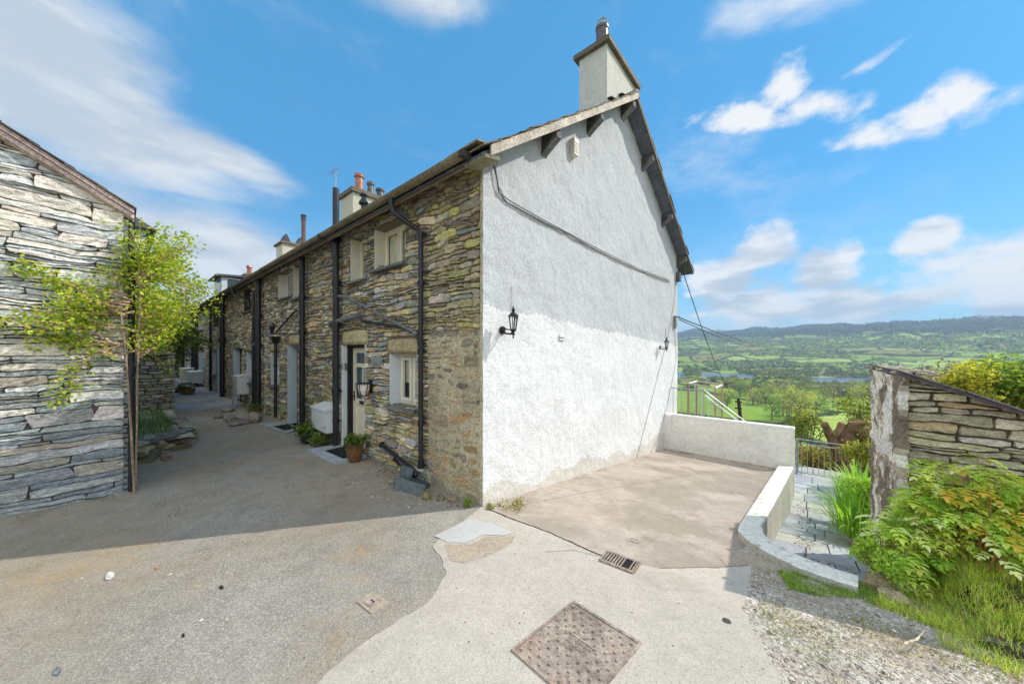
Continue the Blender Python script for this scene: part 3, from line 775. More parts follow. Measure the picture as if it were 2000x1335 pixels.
def board(mb, va, vb, h0, h1, zo, u0, u1, col):
    n = 14
    for k in range(n):
        a, b_ = lerp(va, vb, k/n), lerp(va, vb, (k+1)/n); da, db = lerp(h0, h1, k/n), lerp(h0, h1, (k+1)/n)
        mb.hexa([(u0, a, RU(a)+zo), (u1, a, RU(a)+zo), (u1, b_, RU(b_)+zo), (u0, b_, RU(b_)+zo), (u0, a, RU(a)+zo+da), (u1, a, RU(a)+zo+da), (u1, b_, RU(b_)+zo+db), (u0, b_, RU(b_)+zo+db)], col)
board(mb, -.22, 4.36, .125, .14, -.05, -.372, -.348, S(206, 192, 174))
board(mb, 4.37, 9.40, .11, .09, -.03, -.347, -.325, S(120, 104, 84))
mb.build('bargeboard', M_WEATH, terr)
for (v, w_) in ((1.30, .13), (2.75, .13), (4.30, .16), (5.55, .13), (7.15, .13), (8.66, .12)):
    mb = MB(); a, b_ = v-w_/2, v+w_/2; zt = min(RU(a), RU(b_))-.001
    mb.hexa([(0, a, zt-.32), (-.02, a, zt-.32), (-.02, b_, zt-.32), (0, b_, zt-.32), (0, a, zt), (-.31, a, zt), (-.31, b_, zt), (0, b_, zt)], S(124, 120, 118))
    mb.hexa([(-.02, a, zt-.3), (-.31, a, zt-.12), (-.31, b_, zt-.12), (-.02, b_, zt-.3), (-.02, a, zt-.01), (-.31, a, zt-.01), (-.31, b_, zt-.01), (-.02, b_, zt-.01)], S(124, 120, 118))
    mb.build('purlin_end', M_WEATH, terr)
# eaves: rafter feet, gutter
mb = MB()
for k in range(66):
    u = .05 + k*.45
    mb.hexa([(u, 0, RU(0)-.10), (u+.06, 0, RU(0)-.10), (u+.06, -.27, RU(-.27)-.06), (u, -.27, RU(-.27)-.06), (u, 0, RU(0)), (u+.06, 0, RU(0)), (u+.06, -.27, RU(-.27)), (u, -.27, RU(-.27))], S(120, 100, 82))
mb.box(-.05, UEND, -.275, -.262, RU(-.27)-.05, RU(-.27)+.03, S(130, 112, 90))
mb.build('eaves_timber', M_WEATH, terr)
def gutter(mb, u0, u1, v, z, r, col):
    n = 9; vs = []
    for rad in (r, r-.01):
        for (u) in (u0, u1):
            for k in range(n): th = math.pi + math.pi*k/(n-1); vs.append((u, v + rad*math.cos(th), z + rad*math.sin(th)))
    f = []
    for k in range(n-1): f += [(k, k+1, n+k+1, n+k), (2*n+k, 3*n+k, 3*n+k+1, 2*n+k+1), (k, 2*n+k, 2*n+k+1, k+1)]
    f += [(0, n, 3*n, 2*n), (n-1, 2*n-1, 4*n-1, 3*n-1)]
    mb.add(vs, f, col)
gl = [-.10, 4.2, 8.4, 12.6, 16.8, 21, 25, 29.8]
for i in range(len(gl)-1):
    mb = MB(); gutter(mb, gl[i], gl[i+1]-.01, -.36, 4.33 - .005*i, .065, S(124, 114, 92))
    mb.box(gl[i]-.02, gl[i]+.05, -.43, -.29, 4.255, 4.33, S(70, 68, 62))
    mb.build('gutter', M_WEATH, terr)
mb = MB(); mb.hexa([(-.30, -.37, 4.38), (.25, -.37, 4.37), (.25, -.18, 4.43), (-.26, -.18, 4.44), (-.30, -.37, 4.40), (.25, -.37, 4.39), (.25, -.18, 4.45), (-.26, -.18, 4.46)], S(150, 140, 116))
mb.hexa([(-.36, -.30, 4.20), (.0, -.30, 4.20), (.0, -.06, 4.25), (-.36, -.06, 4.25), (-.36, -.30, 4.24), (.0, -.30, 4.24), (.0, -.06, 4.30), (-.36, -.06, 4.30)], S(140, 134, 112))
mb.build('eaves_corner_stone', M_WEATH, terr)

# windows and doors
def bars(mb, u0, u1, z0, z1, v, t, th, col, mull=(), trans=()):
    mb.box(u0, u0+t, v, v+th, z0, z1, col); mb.box(u1-t, u1, v, v+th, z0, z1, col)
    mb.box(u0+t, u1-t, v, v+th, z0, z0+t, col); mb.box(u0+t, u1-t, v, v+th, z1-t, z1, col)
    for m_ in mull: mb.box(m_-t*.5, m_+t*.5, v+.002, v+th-.002, z0+t, z1-t, col)
    for z in trans: mb.box(u0+t, u1-t, v+.003, v+th-.003, z-t*.3, z+t*.3, col)
def reveals(mb, u0, u1, z0, z1, d, cl, cr, ct):
    e = .012
    mb.box(u1-.001, u1+e, -.012, d, z0, z1, cl)      # far cheek, seen from the lane corner
    mb.box(u0-e, u0+.001, -.005, d, z0, z1, cr)
    mb.box(u0, u1, -.004, d, z1-.001, z1+e, ct)
for (u0, u1, z0, z1, k) in WIN:
    d = .24 if u0 < 10 else .2
    fcol = CREAM if k in ('upper_cream', 'lower', 'sliver') else WHITE
    if k == 'dark': fcol = S(110, 96, 84)
    mb = MB(); um = (u0+u1)/2
    bars(mb, u0, u1, z0, z1, d-.05, .05, .05, fcol, mull=(um,) if u1-u0 > .5 else ())
    if k == 'upper_cream': bars(mb, u0+.06, um-.03, z0+.06, z1-.06, d-.06, .035, .03, fcol); bars(mb, um+.03, u1-.06, z0+.06, z1-.06, d-.06, .035, .03, fcol)
    if k == 'lower': bars(mb, u0+.055, um-.03, z0+.055, z1-.055, d-.075, .055, .04, S(232, 226, 206)); bars(mb, um+.03, u1-.055, z0+.055, z1-.055, d-.075, .055, .04, S(232, 226, 206))
    w = mb.build('window', M_PAINT, terr)
    g = MB(); g.add([(u0, d-.02, z0), (u1, d-.02, z0), (u1, d-.02, z1), (u0, d-.02, z1)], [(0, 1, 2, 3)]); g.build('pane', M_GLASS, w)
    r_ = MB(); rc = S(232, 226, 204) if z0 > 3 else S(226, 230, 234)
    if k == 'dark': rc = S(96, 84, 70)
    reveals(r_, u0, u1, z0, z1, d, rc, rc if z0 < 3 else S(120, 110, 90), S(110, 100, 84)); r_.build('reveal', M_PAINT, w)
    s_ = MB(); rr = random.Random(int(u0*77))
    s_.hexa([(u0-.05, -.10, z0-.055), (u1+.06, -.11, z0-.05), (u1+.04, d, z0-.045), (u0-.03, d, z0-.045), (u0-.05, -.095, z0-.012), (u1+.06, -.10, z0-.014), (u1+.04, d, z0+.003), (u0-.03, d, z0+.003)], jit(S(112, 112, 108), rr, .1))
    s_.build('sill', M_SLATE, w)
    c_ = MB(); zc0, zc1 = (z0+.42*(z1-z0), z1) if k == 'lower' else (z0, z1)
    if k != 'dark':
        c_.grid(lambda a, t: (lerp(u0+.02, u1-.02, a), d+.0+.012*math.sin(a*60)+.006*mn.noise(Vector((a*9, t*4, u0))), lerp(zc0, zc1, t)), 50, 2, S(244, 236, 214) if k in ('lower', 'upper_cream') else S(210, 210, 206))
        c_.build('curtain', M_CLOTH, w)
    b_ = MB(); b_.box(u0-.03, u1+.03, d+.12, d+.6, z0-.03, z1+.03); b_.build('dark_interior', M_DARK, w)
for (u0, u1, z0, z1, k) in DOOR:
    d = .21 if k == 'cream' else .30; mb = MB(); dc = CREAM if k == 'cream' else S(214, 220, 224)
    fr = MB(); fc = S(30, 30, 33) if k == 'cream' else S(70, 60, 52)
    fr.box(u0, u0+.05, d-.12, d-.01, z0, z1, fc); fr.box(u1-.06, u1, d-.14, d-.01, z0, z1, fc); fr.box(u0+.05, u1-.06, d-.12, d-.01, z1-.06, z1, fc)
    a, b_ = u0+.05, u1-.06
    rev = MB(); rc = S(226, 228, 226) if k == 'cream' else S(196, 208, 214)
    if k == 'cream':
        zs = [z0, z0+.12, z0+.86, z0+.98, z0+1.62, z0+1.70, z1-.16, z1-.06]
        mb.box(a, a+.11, d-.045, d, z0, z1-.06, dc); mb.box(b_-.11, b_, d-.045, d, z0, z1-.06, dc)
        for (p, q) in ((zs[0], zs[1]), (zs[2], zs[3]), (zs[4], zs[5]), (zs[6], zs[7])): mb.box(a+.11, b_-.11, d-.043, d-.002, p, q, dc)
        mb.box(a+.11, b_-.11, d-.02, d-.004, zs[1], zs[2], dc); mb.box(a+.2, b_-.2, d-.034, d-.02, zs[1]+.09, zs[2]-.09, dc)
        um = (a+b_)/2; mb.box(um-.015, um+.015, d-.040, d-.005, zs[3], zs[4], dc)
        door = mb.build('door', M_PAINT, terr)
        for (p, q) in ((zs[3], zs[4]), (zs[5], zs[6])):
            g = MB(); g.box(a+.11, b_-.11, d-.02, d-.012, p, q, S(70, 92, 100)); g.build('door_pane', mat('frosted_glass', var=((20, .1),), rough=.15, spec=.6), door)
        h = MB(); h.box(b_-.085, b_-.045, d-.055, d-.045, z0+.93, z0+1.13, (.02, .02, .02)); h.tube([(b_-.065, d-.05, z0+1.03), (b_-.065, d-.1, z0+1.03), (b_-.17, d-.1, z0+1.03)], .011, 8, (.02, .02, .02)); h.build('door_handle', M_BLACK, door)
        h = MB(); h.box(um-.11, um+.11, d-.058, d-.043, z0+.885, z0+.955, (.02, .02, .02)); h.build('letter_flap', M_BLACK, door)
    else:
        mb.box(a, b_, d-.045, d, z0, z1-.06, dc)
        for t in (.15, .55): mb.box(a+.1, b_-.1, d-.055, d-.045, z0+t*1.9, z0+(t+.3)*1.9, dc)
        door = mb.build('door', M_PAINT, terr)
        h = MB(); h.box(a+.05, a+.09, d-.09, d-.05, z0+.95, z0+1.1, (.1, .09, .07)); h.build('door_handle', M_BLACK, door)
    fr.build('door_frame', M_PAINT, door)
    e = .012
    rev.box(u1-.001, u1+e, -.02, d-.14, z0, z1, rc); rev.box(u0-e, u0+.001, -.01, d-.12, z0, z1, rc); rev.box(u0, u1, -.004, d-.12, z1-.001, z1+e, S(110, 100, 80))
    if k == 'cream': rev.box(u1+e-.002, u1+e+.055, -.03, -.0, z0, z1-.01, rc)
    else: rev.box(u1+e-.002, u1+e+.03, -.055, -.0, z0, z1-.01, rc)
    rev.build('door_reveal', M_PAINT, door)
    if k != 'cream' and u0 > 8:
        pass
# far arched white surround
mb = MB()
for (ua, ub, zz) in ((12.7, 14.06, 2.12), (21.25, 22.75, 2.22)):
    n = 10; mb = MB()
    for k in range(n):
        t0, t1 = math.pi*k/n, math.pi*(k+1)/n; c = (ua+ub)/2; r0, r1 = (ub-ua)/2, (ub-ua)/2+.14
        mb.hexa([(c+r0*math.cos(t0), -.07, zz+.35*r0*math.sin(t0)), (c+r1*math.cos(t0), -.07, zz+.42*r1*math.sin(t0)), (c+r1*math.cos(t0), .0, zz+.42*r1*math.sin(t0)), (c+r0*math.cos(t0), .0, zz+.35*r0*math.sin(t0)),
                 (c+r0*math.cos(t1), -.07, zz+.35*r0*math.sin(t1)), (c+r1*math.cos(t1), -.07, zz+.42*r1*math.sin(t1)), (c+r1*math.cos(t1), .0, zz+.42*r1*math.sin(t1)), (c+r0*math.cos(t1), .0, zz+.35*r0*math.sin(t1))], S(196, 194, 180))
    mb.build('arched_door_surround', M_RENDER2, terr)

# pipes
def vpipe(name, u, z0, z1, r, m_, v=-.11, collars=(), foot=True):
    mb = MB(); mb.tube([(u, v, z0), (u, v, z1)], r, 12)
    for z in collars: mb.tube([(u, v, z-.05), (u, v, z+.05)], r*1.28, 12); mb.box(u-r*2.0, u+r*2.0, v+r*.6, v+r*1.1+.01, z-.012, z+.012)
    for z in np.arange(z0+.5, z1-.3, 1.1): mb.tube([(u, v, z-.012), (u, v, z+.012)], r*1.15, 12); mb.box(u-r*1.9, u+r*1.9, v+r*.5, v+r*.5+.02, z-.012, z+.012)
    return mb.build(name, m_, terr)
vpipe('soil_pipe', PU(656, -.13), .1, 5.3, .062, M_BLACK, -.13, (2.55, 1.2, 3.4, 4.25))
vpipe('soil_pipe', PU(590, -.13), .06, 4.28, .062, M_BLACK, -.13, (2.0, 2.45, 3.3))
vpipe('soil_pipe', PU(504, -.16), .1, 4.25, .085, M_BLACK, -.16, (2.2, 3.1))
vpipe('downpipe', PU(495, -.12), .1, 4.0, .05, M_BLACK, -.12, (2.2,))
vpipe('soil_pipe', PU(434, -.16), .1, 4.25, .085, M_BLACK, -.16, (2.55, 2.45))
vpipe('downpipe', PU(411, -.12), .1, 4.2, .055, M_BLACK, -.12, (2.2,))
vpipe('soil_pipe', PU(383, -.15), .1, 4.25, .08, M_BLACK, -.15, (2.4,))
vpipe('soil_pipe', PU(376, -.15), .1, 4.25, .075, M_BLACK, -.15, (2.4,))
vpipe('downpipe', 29.2, .1, 4.2, .06, M_BLACK, -.14, ())
mb = MB(); mb.tube([(8.23, -.11, .15), (8.23, -.11, 2.28)], .04, 10); mb.hexa([(8.18, -.16, 2.22), (8.28, -.16, 2.22), (8.28, -.06, 2.22), (8.18, -.06, 2.22), (8.11, -.22, 2.42), (8.35, -.22, 2.42), (8.35, -.02, 2.42), (8.11, -.02, 2.42)])
for z in (.6, 1.6): mb.tube([(8.23, -.11, z-.03), (8.23, -.11, z+.03)], .05, 10)
mb.build('downpipe', M_BLACK, terr)
# corner rainwater pipe with swan neck
mb = MB()
mb.tube([(1.55, -.36, 4.27), (1.55, -.36, 4.16), (1.50, -.34, 4.04), (1.24, -.12, 3.80), (1.19, -.10, 3.72), (1.19, -.10, 3.0), (1.19, -.10, .28)], .036, 12)
for z in (3.72, 2.12, 2.0, 3.0, .95, .33): mb.tube([(1.19, -.10, z-.045), (1.19, -.10, z+.045)], .048, 12); mb.box(1.11, 1.27, -.075, -.055, z-.012, z+.012)
mb.build('downpipe', M_BLACK, terr)
def hpipe(pts, r, m_, collars=(), name='waste_pipe'):
    mb = MB(); mb.tube(pts, r, 10)
    for t in collars:
        i = min(int(t), len(pts)-2); f = t-i; a, b_ = Vector(pts[i]), Vector(pts[i+1]); p = a.lerp(b_, f); d = (b_-a).normalized()*.035
        mb.tube([tuple(p-d), tuple(p+d)], r*1.3, 10)
    return mb.build(name, m_, terr)
hpipe([(4.35, -.08, 3.16), (3.75, -.09, 3.08), (1.28, -.10, 2.26)], .030, M_GREYP, (.5, 1.3, 1.7))
hpipe([(4.42, -.13, FZ(658, 634)), (4.2, -.12, FZ(672, 628)), (3.15, -.10, FZ(715, 617))], .042, M_GREYP, (.2, 1.9))
hpipe([(3.1, -.08, FZ(719, 626)), (1.7, -.09, FZ(790, 641)), (1.36, -.10, FZ(815, 650)), (1.24, -.10, FZ(826, 665))], .024, M_BLACK, (.1, 1.8))
hpipe([(6.6, -.09, FZ(586, 606)), (8.2, -.1, FZ(548, 648))], .025, M_BLACK, ())
hpipe([(2.35, -.07, .44), (2.3, -.12, .43), (1.35, -.14, .25), (1.24, -.13, .16)], .03, M_BLACK, (.9, 1.5))
hpipe([(2.0, -.07, .24), (1.3, -.12, .12)], .022, M_BLACK, (.5,))
hpipe([(10.6, -.16, 2.2), (10.0, -.1, 2.28)], .04, M_GREYP, (.5,)); hpipe([(16.4, -.16, 2.5), (15.6, -.1, 2.62)], .05, M_BLACK, (.5,))
hpipe([(12.35, -.36, 4.25), (12.3, -.34, 4.05), (11.2, -.13, 3.72), (11.15, -.12, 3.5)], .04, M_BLACK, ()); hpipe([(24.6, -.15, 2.4), (23.2, -.12, 2.5), (23.1, -.12, .4)], .07, M_BLACK, (.5,))

# chimneys
def chimney(u0, u1, v0, v1, zb, zt, col, cap=.09, capt=.09, pots=(), mm=None, band=True):
    mb = MB(); mb.grid(lambda s_, t: (lerp(u0, u1, s_)+.0, v0+.006*mn.noise(Vector((s_*6, t*6, u0))), lerp(zb, zt, t)), 8, 10, col)
    mb.grid(lambda s_, t: (u0-.006*mn.noise(Vector((s_*6, t*6, u0+4)))-.001, lerp(v0, v1, s_), lerp(zb, zt, t)), 10, 10, col)
    mb.add([(u1, v0, zb), (u1, v1, zb), (u1, v1, zt), (u1, v0, zt)], [(0, 1, 2, 3)], col); mb.add([(u0, v1, zb), (u1, v1, zb), (u1, v1, zt), (u0, v1, zt)], [(0, 1, 2, 3)], col)
    st = mb.build('chimney', mm or M_RENDER, roof)
    c = MB(); c.box(u0-cap, u1+cap, v0-cap, v1+cap, zt, zt+capt, S(122, 112, 98), .012, random.Random(5)); c.box(u0-cap*.3, u1+cap*.3, v0-cap*.3, v1+cap*.3, zt+capt-.01, zt+capt+.06, S(130, 122, 108))
    c.build('chimney_cap', M_SLATE, roof)
    return st
chimney(-.012, .63, 3.57, 5.15, 6.7, 8.36, S(214, 210, 198))
mb = MB()   # slate flashing drips at the base of the stack
for (a, z) in ((3.9, 7.35), (4.45, 7.74)): mb.hexa([(-.1, a-.3, z-.12), (.0, a-.3, z-.12), (.0, a+.3, z+.10), (-.1, a+.3, z+.10), (-.1, a-.3, z-.10), (.0, a-.3, z-.09), (.0, a+.3, z+.13), (-.1, a+.3, z+.12)], S(60, 58, 58))
mb.hexa([(.0, 3.45, 7.05), (.66, 3.45, 7.05), (.66, 3.57, 7.1), (.0, 3.57, 7.1), (.0, 3.45, 7.08), (.66, 3.45, 7.08), (.66, 3.57, 7.16), (.0, 3.57, 7.16)], S(60, 58, 58))
mb.build('chimney_flashing', M_SLATE, roof)
mb = MB(); mb.lathe((.3, 4.0, 8.48), [(.16, 0), (.145, .05), (.135, .1), (.13, .62), (.145, .64), (.145, .70), (.12, .70), (.12, .5)], 18, S(96, 88, 88)); mb.build('chimney_pot', M_POT, roof)
mb = MB()
for k in range(5):
    th = math.pi*k/5; pp_ = [(.3+.135*math.cos(th)*math.cos(a), 4.0+.135*math.sin(th)*math.cos(a), 9.16+.24*math.sin(a)) for a in np.linspace(0, math.pi, 12)]
    mb.tube(pp_, .006, 5)
for (z, r_) in ((.02, .138), (.13, .115)): mb.tube([(.3+r_*math.cos(t), 4.0+r_*math.sin(t), 9.16+z) for t in np.linspace(0, 2*math.pi, 17)], .006, 5, caps=False)
mb.build('bird_guard', M_METAL, roof)
chimney(11.0, 12.2, 3.3, 5.0, 6.5, 8.6, S(206, 200, 176), cap=.1, capt=.16)
for (u, v, r_, h, c, zz) in ((11.3, 3.7, .18, .78, S(172, 110, 82), 8.82), (11.5, 4.3, .15, .74, S(110, 104, 104), 8.82), (11.5, 4.75, .17, .6, S(96, 92, 96), 8.82)):
    mb = MB(); mb.lathe((u, v, zz-.06), [(r_*1.2, 0), (r_, .08), (r_*.85, h*.8), (r_*1.12, h*.85), (r_*1.12, h), (r_*.8, h), (r_*.8, h*.6)], 16, c); mb.build('chimney_pot', M_POT, roof)
mb = MB(); mb.tube([(12.7, 3.3, 7.0), (12.7, 3.3, 10.2)], .02, 6); mb.tube([(12.5, 3.3, 10.1), (13.3, 3.3, 10.1)], .012, 5)
for q in (12.6, 12.8, 13.0, 13.2): mb.tube([(q, 3.1, 10.1), (q, 3.5, 10.1)], .008, 4)
mb.build('aerial', M_METAL, roof)
mb = MB(); mb.tube([(8.6, 2.6, 6.1), (8.6, 2.6, 7.2)], .09, 10); mb.lathe((8.6, 2.6, 7.15), [(.16, 0), (.17, .05), (.07, .22), (.07, .3), (.13, .3), (.13, .36)], 12); mb.build('flue', M_BLACK, roof)
mb = MB(); mb.tube([(13.9, 2.4, 6.1), (13.9, 2.4, 7.9)], .085, 10, S(120, 84, 72)); mb.lathe((13.9, 2.4, 7.85), [(.10, 0), (.10, .2), (.12, .2), (.12, .26)], 12, S(70, 66, 66)); mb.build('flue', M_POT, roof)
chimney(20.6, 21.8, 3.4, 4.9, 6.6, 8.5, S(214, 206, 184), cap=.12, capt=.1)
mb = MB()
for v in (3.7, 4.5): mb.hexa([(20.9, v-.3, 8.6), (21.5, v-.3, 8.6), (21.5, v+.3, 8.6), (20.9, v+.3, 8.6), (20.9, v-.02, 9.2), (21.5, v-.02, 9.2), (21.5, v+.02, 9.2), (20.9, v+.02, 9.2)], S(84, 80, 84))
mb.build('slate_cowl', M_SLATE, roof)
chimney(27.6, 28.6, 3.0, 4.0, 6.0, 7.55, S(214, 210, 196), cap=.1)
mb = MB(); mb.lathe((28.0, 3.3, 7.65), [(.18, 0), (.15, .1), (.14, .5), (.2, .55), (.16, .7), (.1, .7)], 12, S(172, 104, 84)); mb.build('chimney_pot', M_POT, roof)
# dormer with white cheeks
mb = MB(); mb.box(25.2, 27.7, 1.3, 3.6, 5.1, 6.8, S(206, 210, 214)); dm = mb.build('dormer', M_PAINT, roof)
mb = MB(); mb.hexa([(25.0, 1.0, 6.8), (27.9, 1.0, 6.8), (27.9, 3.8, 7.0), (25.0, 3.8, 7.0), (25.0, 1.0, 6.92), (27.9, 1.0, 6.92), (27.9, 3.8, 7.12), (25.0, 3.8, 7.12)], S(96, 96, 100)); mb.build('dormer_roof', M_SLATE, roof)
mb = MB(); mb.box(25.18, 25.195, 1.6, 3.2, 6.0, 6.7, S(60, 80, 96)); mb.box(25.4, 27.5, 1.285, 1.295, 6.0, 6.7, S(60, 80, 96)); mb.build('dormer_window', mat('frosted_glass'), roof)
# gable cables, vent, alarm box, light
def gp(px, py, d=.05): return (-d, GV(px), GZ(px, py))
mb = MB()
c1 = [(-.34, -.06, 4.30)] + [gp(*q) for q in ((962, 330), (967, 365), (977, 384), (990, 394), (1020, 411), (1060, 433), (1100, 454), (1150, 480), (1200, 505), (1250, 528), (1305, 548))]
c2 = [(-.34, -.10, 4.28)] + [gp(*q) for q in ((958, 322), (965, 350), (969, 378), (985, 398), (1020, 416), (1060, 437), (1100, 456), (1150, 484), (1200, 509), (1250, 531), (1305, 551))]
mb.tube(c1, .008, 6, S(120, 118, 114)); mb.build('cable', M_WEATH, terr); mb = MB(); mb.tube(c2, .010, 6, S(100, 98, 96)); mb.build('cable', M_WEATH, terr)
for pl in ([(1318, 545), (1312, 600), (1300, 665), (1280, 740), (1262, 810), (1240, 895)], [(1313, 622), (1318, 690), (1313, 730), (1300, 790), (1284, 850), (1268, 884)], [(996, 560), (996, 612)], [(1297, 640), (1297, 662)]):
    mb = MB(); mb.tube([gp(*q, .035) for q in pl], .006 if pl[0][0] > 1200 else .004, 5, S(150, 148, 144)); mb.build('cable', M_WEATH, terr)
mb = MB(); v, z = GV(1094), GZ(1094, 659); mb.box(-.05, -.02, v-.075, v+.075, z+.005, z+.05, S(240, 236, 230)); mb.box(-.045, -.02, v-.075, v+.075, z-.045, z-.01, S(225, 222, 216)); mb.box(-.03, -.02, v-.07, v+.07, z-.05, z+.05, S(60, 58, 56)); mb.build('air_vent', M_PAINT, terr)
mb = MB(); v, z = 2.15, 5.55; mb.box(-.12, -.02, v-.07, v+.07, z-.16, z+.12, S(226, 216, 196)); 
for k in range(4): mb.box(-.125, -.118, v-.05, v+.05, z-.12+k*.05, z-.10+k*.05, S(170, 150, 130))
mb.build('vent_box', M_PAINT, terr)
mb = MB(); v, z = GV(1319), GZ(1319, 540); mb.box(-.14, -.02, v-.1, v+.1, z-.16, z+.1, S(96, 96, 98)); mb.tube([(-.08, v, z+.1), (-.08, v, z+.3)], .02, 6, S(80, 80, 80)); mb.build('cable_junction_box', M_WEATH, terr)
mb = MB(); v, z = GV(1313), GZ(1313, 620); mb.box(-.10, -.02, v-.03, v+.03, z-.35, z+.05, S(130, 128, 124)); mb.tube([(-.02, v, z), (-.2, v, z+.02)], .015, 6, S(100, 100, 100)); mb.build('wire_bracket', M_WEATH, terr)
# name plate and number plate
mb = MB(); u0, u1 = FU(752), FU(731); z = FZ(741, 703); mb.box(u0, u1, -.06, -.045, z-.075, z+.075, S(150, 158, 150)); npl = mb.build('name_plate', M_SLATE, terr)
mb = MB(); mb.box(4.052, 4.056+.006, -.03, .06, 1.62, 1.76, S(60, 60, 62)); mb.box(3.99, 4.051, .02, .03, 1.62, 1.76, S(60, 60, 62)); 
mb.build('number_plate', M_PAINT, terr)

# ================================================================== LEFT STONE OUTBUILDING
LB = (4.06, -2.96, .05)
lb = thing('stone_barn', 'dry stone building with big pale slate blocks at the left edge of the lane', 'building', LB)
def lroof(v): return 3.90 + .64*(-2.96 - v)          # verge height against the wall
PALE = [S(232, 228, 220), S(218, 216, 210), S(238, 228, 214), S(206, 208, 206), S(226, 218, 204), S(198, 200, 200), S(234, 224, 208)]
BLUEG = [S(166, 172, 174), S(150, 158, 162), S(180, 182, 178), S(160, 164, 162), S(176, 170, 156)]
def pal_left(rng, a, z): return jit(rng.choice(PALE if rng.random() < np.clip((z-.9)/1.2, .15, .92) else BLUEG), rng, .14, .03)  # sun and shade put into the colour: pale higher up, blue-grey at the foot
mb = MB()
mb.add([(4.06, -2.96, -.1), (4.06, -9, -.1), (4.06, -9, lroof(-9)), (4.06, -2.96, lroof(-2.96))], [(0, 1, 2, 3)], S(112, 106, 96))
mb.add([(4.06, -2.97, -.1), (9.5, -2.97, -.1), (9.5, -2.97, 3.98), (4.06, -2.97, 3.98)], [(0, 1, 2, 3)], S(112, 106, 96))
mb.add([(9.5, -2.97, -.1), (9.5, -9, -.1), (9.5, -9, lroof(-9)), (9.5, -2.97, 3.98)], [(0, 1, 2, 3)], S(112, 106, 96))
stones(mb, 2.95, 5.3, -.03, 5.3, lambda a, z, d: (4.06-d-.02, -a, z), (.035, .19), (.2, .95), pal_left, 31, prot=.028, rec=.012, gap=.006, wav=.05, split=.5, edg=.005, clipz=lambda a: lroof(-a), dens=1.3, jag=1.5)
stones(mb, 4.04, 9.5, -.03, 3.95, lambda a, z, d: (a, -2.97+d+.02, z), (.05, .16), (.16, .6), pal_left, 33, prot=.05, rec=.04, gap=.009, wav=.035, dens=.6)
mb.build('stone_wall', M_STONE, lb)
mb = MB()
def lb_strip(mb, o, t0, t1, u0, u1, col, va=-2.86, vb=-9):
    mb.hexa([(u0, va, lroof(va)+t0), (u1, va, lroof(va)+t0), (u1, vb, lroof(vb)+t0), (u0, vb, lroof(vb)+t0), (u0, va, lroof(va)+t1), (u1, va, lroof(va)+t1), (u1, vb, lroof(vb)+t1), (u0, vb, lroof(vb)+t1)], col)
lb_strip(mb, 0, .0, .07, 3.95, 3.99, S(214, 190, 182)); lb_strip(mb, 0, .065, .12, 3.92, 3.99, S(186, 162, 154)); lb_strip(mb, 0, -.03, .02, 3.99, 4.03, S(176, 160, 140))
mb.build('bargeboard', M_WEATH, lb)
mb = MB(); lb_strip(mb, 0, .06, .13, 3.94, 9.6, S(90, 88, 84))
rng = random.Random(9)
for k in range(26):
    v0 = -2.84 - k*.26; u = 3.90
    while u < 9.6:
        w_ = rng.uniform(.25, .5); z0 = lroof(v0)+.14; z1 = lroof(v0-.34)+.125
        mb.hexa([(u, v0, z0), (u+w_, v0, z0), (u+w_, v0-.34, z1), (u, v0-.34, z1), (u, v0, z0+.02), (u+w_, v0, z0+.02), (u+w_, v0-.34, z1+.015), (u, v0-.34, z1+.015)], jit(rng.choice(SLP), rng, .2)); u += w_
mb.build('roof', M_SLATE, lb)
mb = MB(); mb.tube([(4.02, -2.885, .06), (4.02, -2.885, 2.0), (4.02, -2.885, 3.8)], .034, 10)
for z in (.9, 1.75, 2.9): mb.tube([(4.02, -2.885, z-.04), (4.02, -2.885, z+.04)], .044, 10)
mb.tube([(3.95, -2.93, 1.63), (3.93, -2.76, 1.62), (3.9, -2.6, 1.60)], .012, 6); mb.build('downpipe', M_BLACK, lb)

# far stone house beyond the barn, dry stone lane walls
fh = thing('stone_house', 'tall narrow stone house end behind the leafy climber, beyond the barn', 'house', (12.9, -3.4, .05))
mb = MB(); mb.box(12.9, 20, -7, -2.42, -.1, 5.9, S(120, 112, 92)); stones(mb, 2.42, 5.2, -.02, 5.9, lambda a, z, d: (12.88-d, -a, z), (.07, .2), (.2, .6), pal_left, 37, prot=.03, dens=.35); mb.build('stone_wall', M_STONE, fh)
mb = MB(); mb.hexa([(12.7, -7, 5.9), (20, -7, 5.9), (20, -2.2, 5.9), (12.7, -2.2, 5.9), (12.7, -7, 7.6), (20, -7, 7.6), (20, -4.8, 7.6), (12.7, -4.8, 7.6)], S(100, 98, 94)); mb.build('roof', M_SLATE, fh)
def pal_dark(rng, a, z): return jit(rng.choice([S(156, 156, 146), S(170, 164, 148), S(140, 144, 138), S(184, 176, 156), S(160, 162, 136)]), rng, .25, .05)
mb = MB(); mb.box(10.9, 30.5, -3.3, -1.98, -.1, 1.85, S(60, 58, 50))
stones(mb, 1.98, 3.3, -.02, 1.9, lambda a, z, d: (10.88-d, -a, z), (.05, .13), (.12, .4), pal_dark, 41, prot=.06, dens=.7)
stones(mb, 10.88, 30.5, -.02, 1.9, lambda a, z, d: (a, -1.96+d, z), (.07, .16), (.2, .5), pal_dark, 42, prot=.05, dens=.35)
rng = random.Random(11)
for k in range(46):
    u = 10.9 + k*.43; mb.rock((u, -2.3+rng.uniform(-.1, .1), 1.92), .22, rng, jit(S(110, 112, 96), rng, .2), (1, 1.4, .35))
mb.build('dry_stone_wall', M_STONE, None, origin=(10.9, -2.6, .05), label='dark dry stone wall along the left of the narrow lane', cat='stone wall')
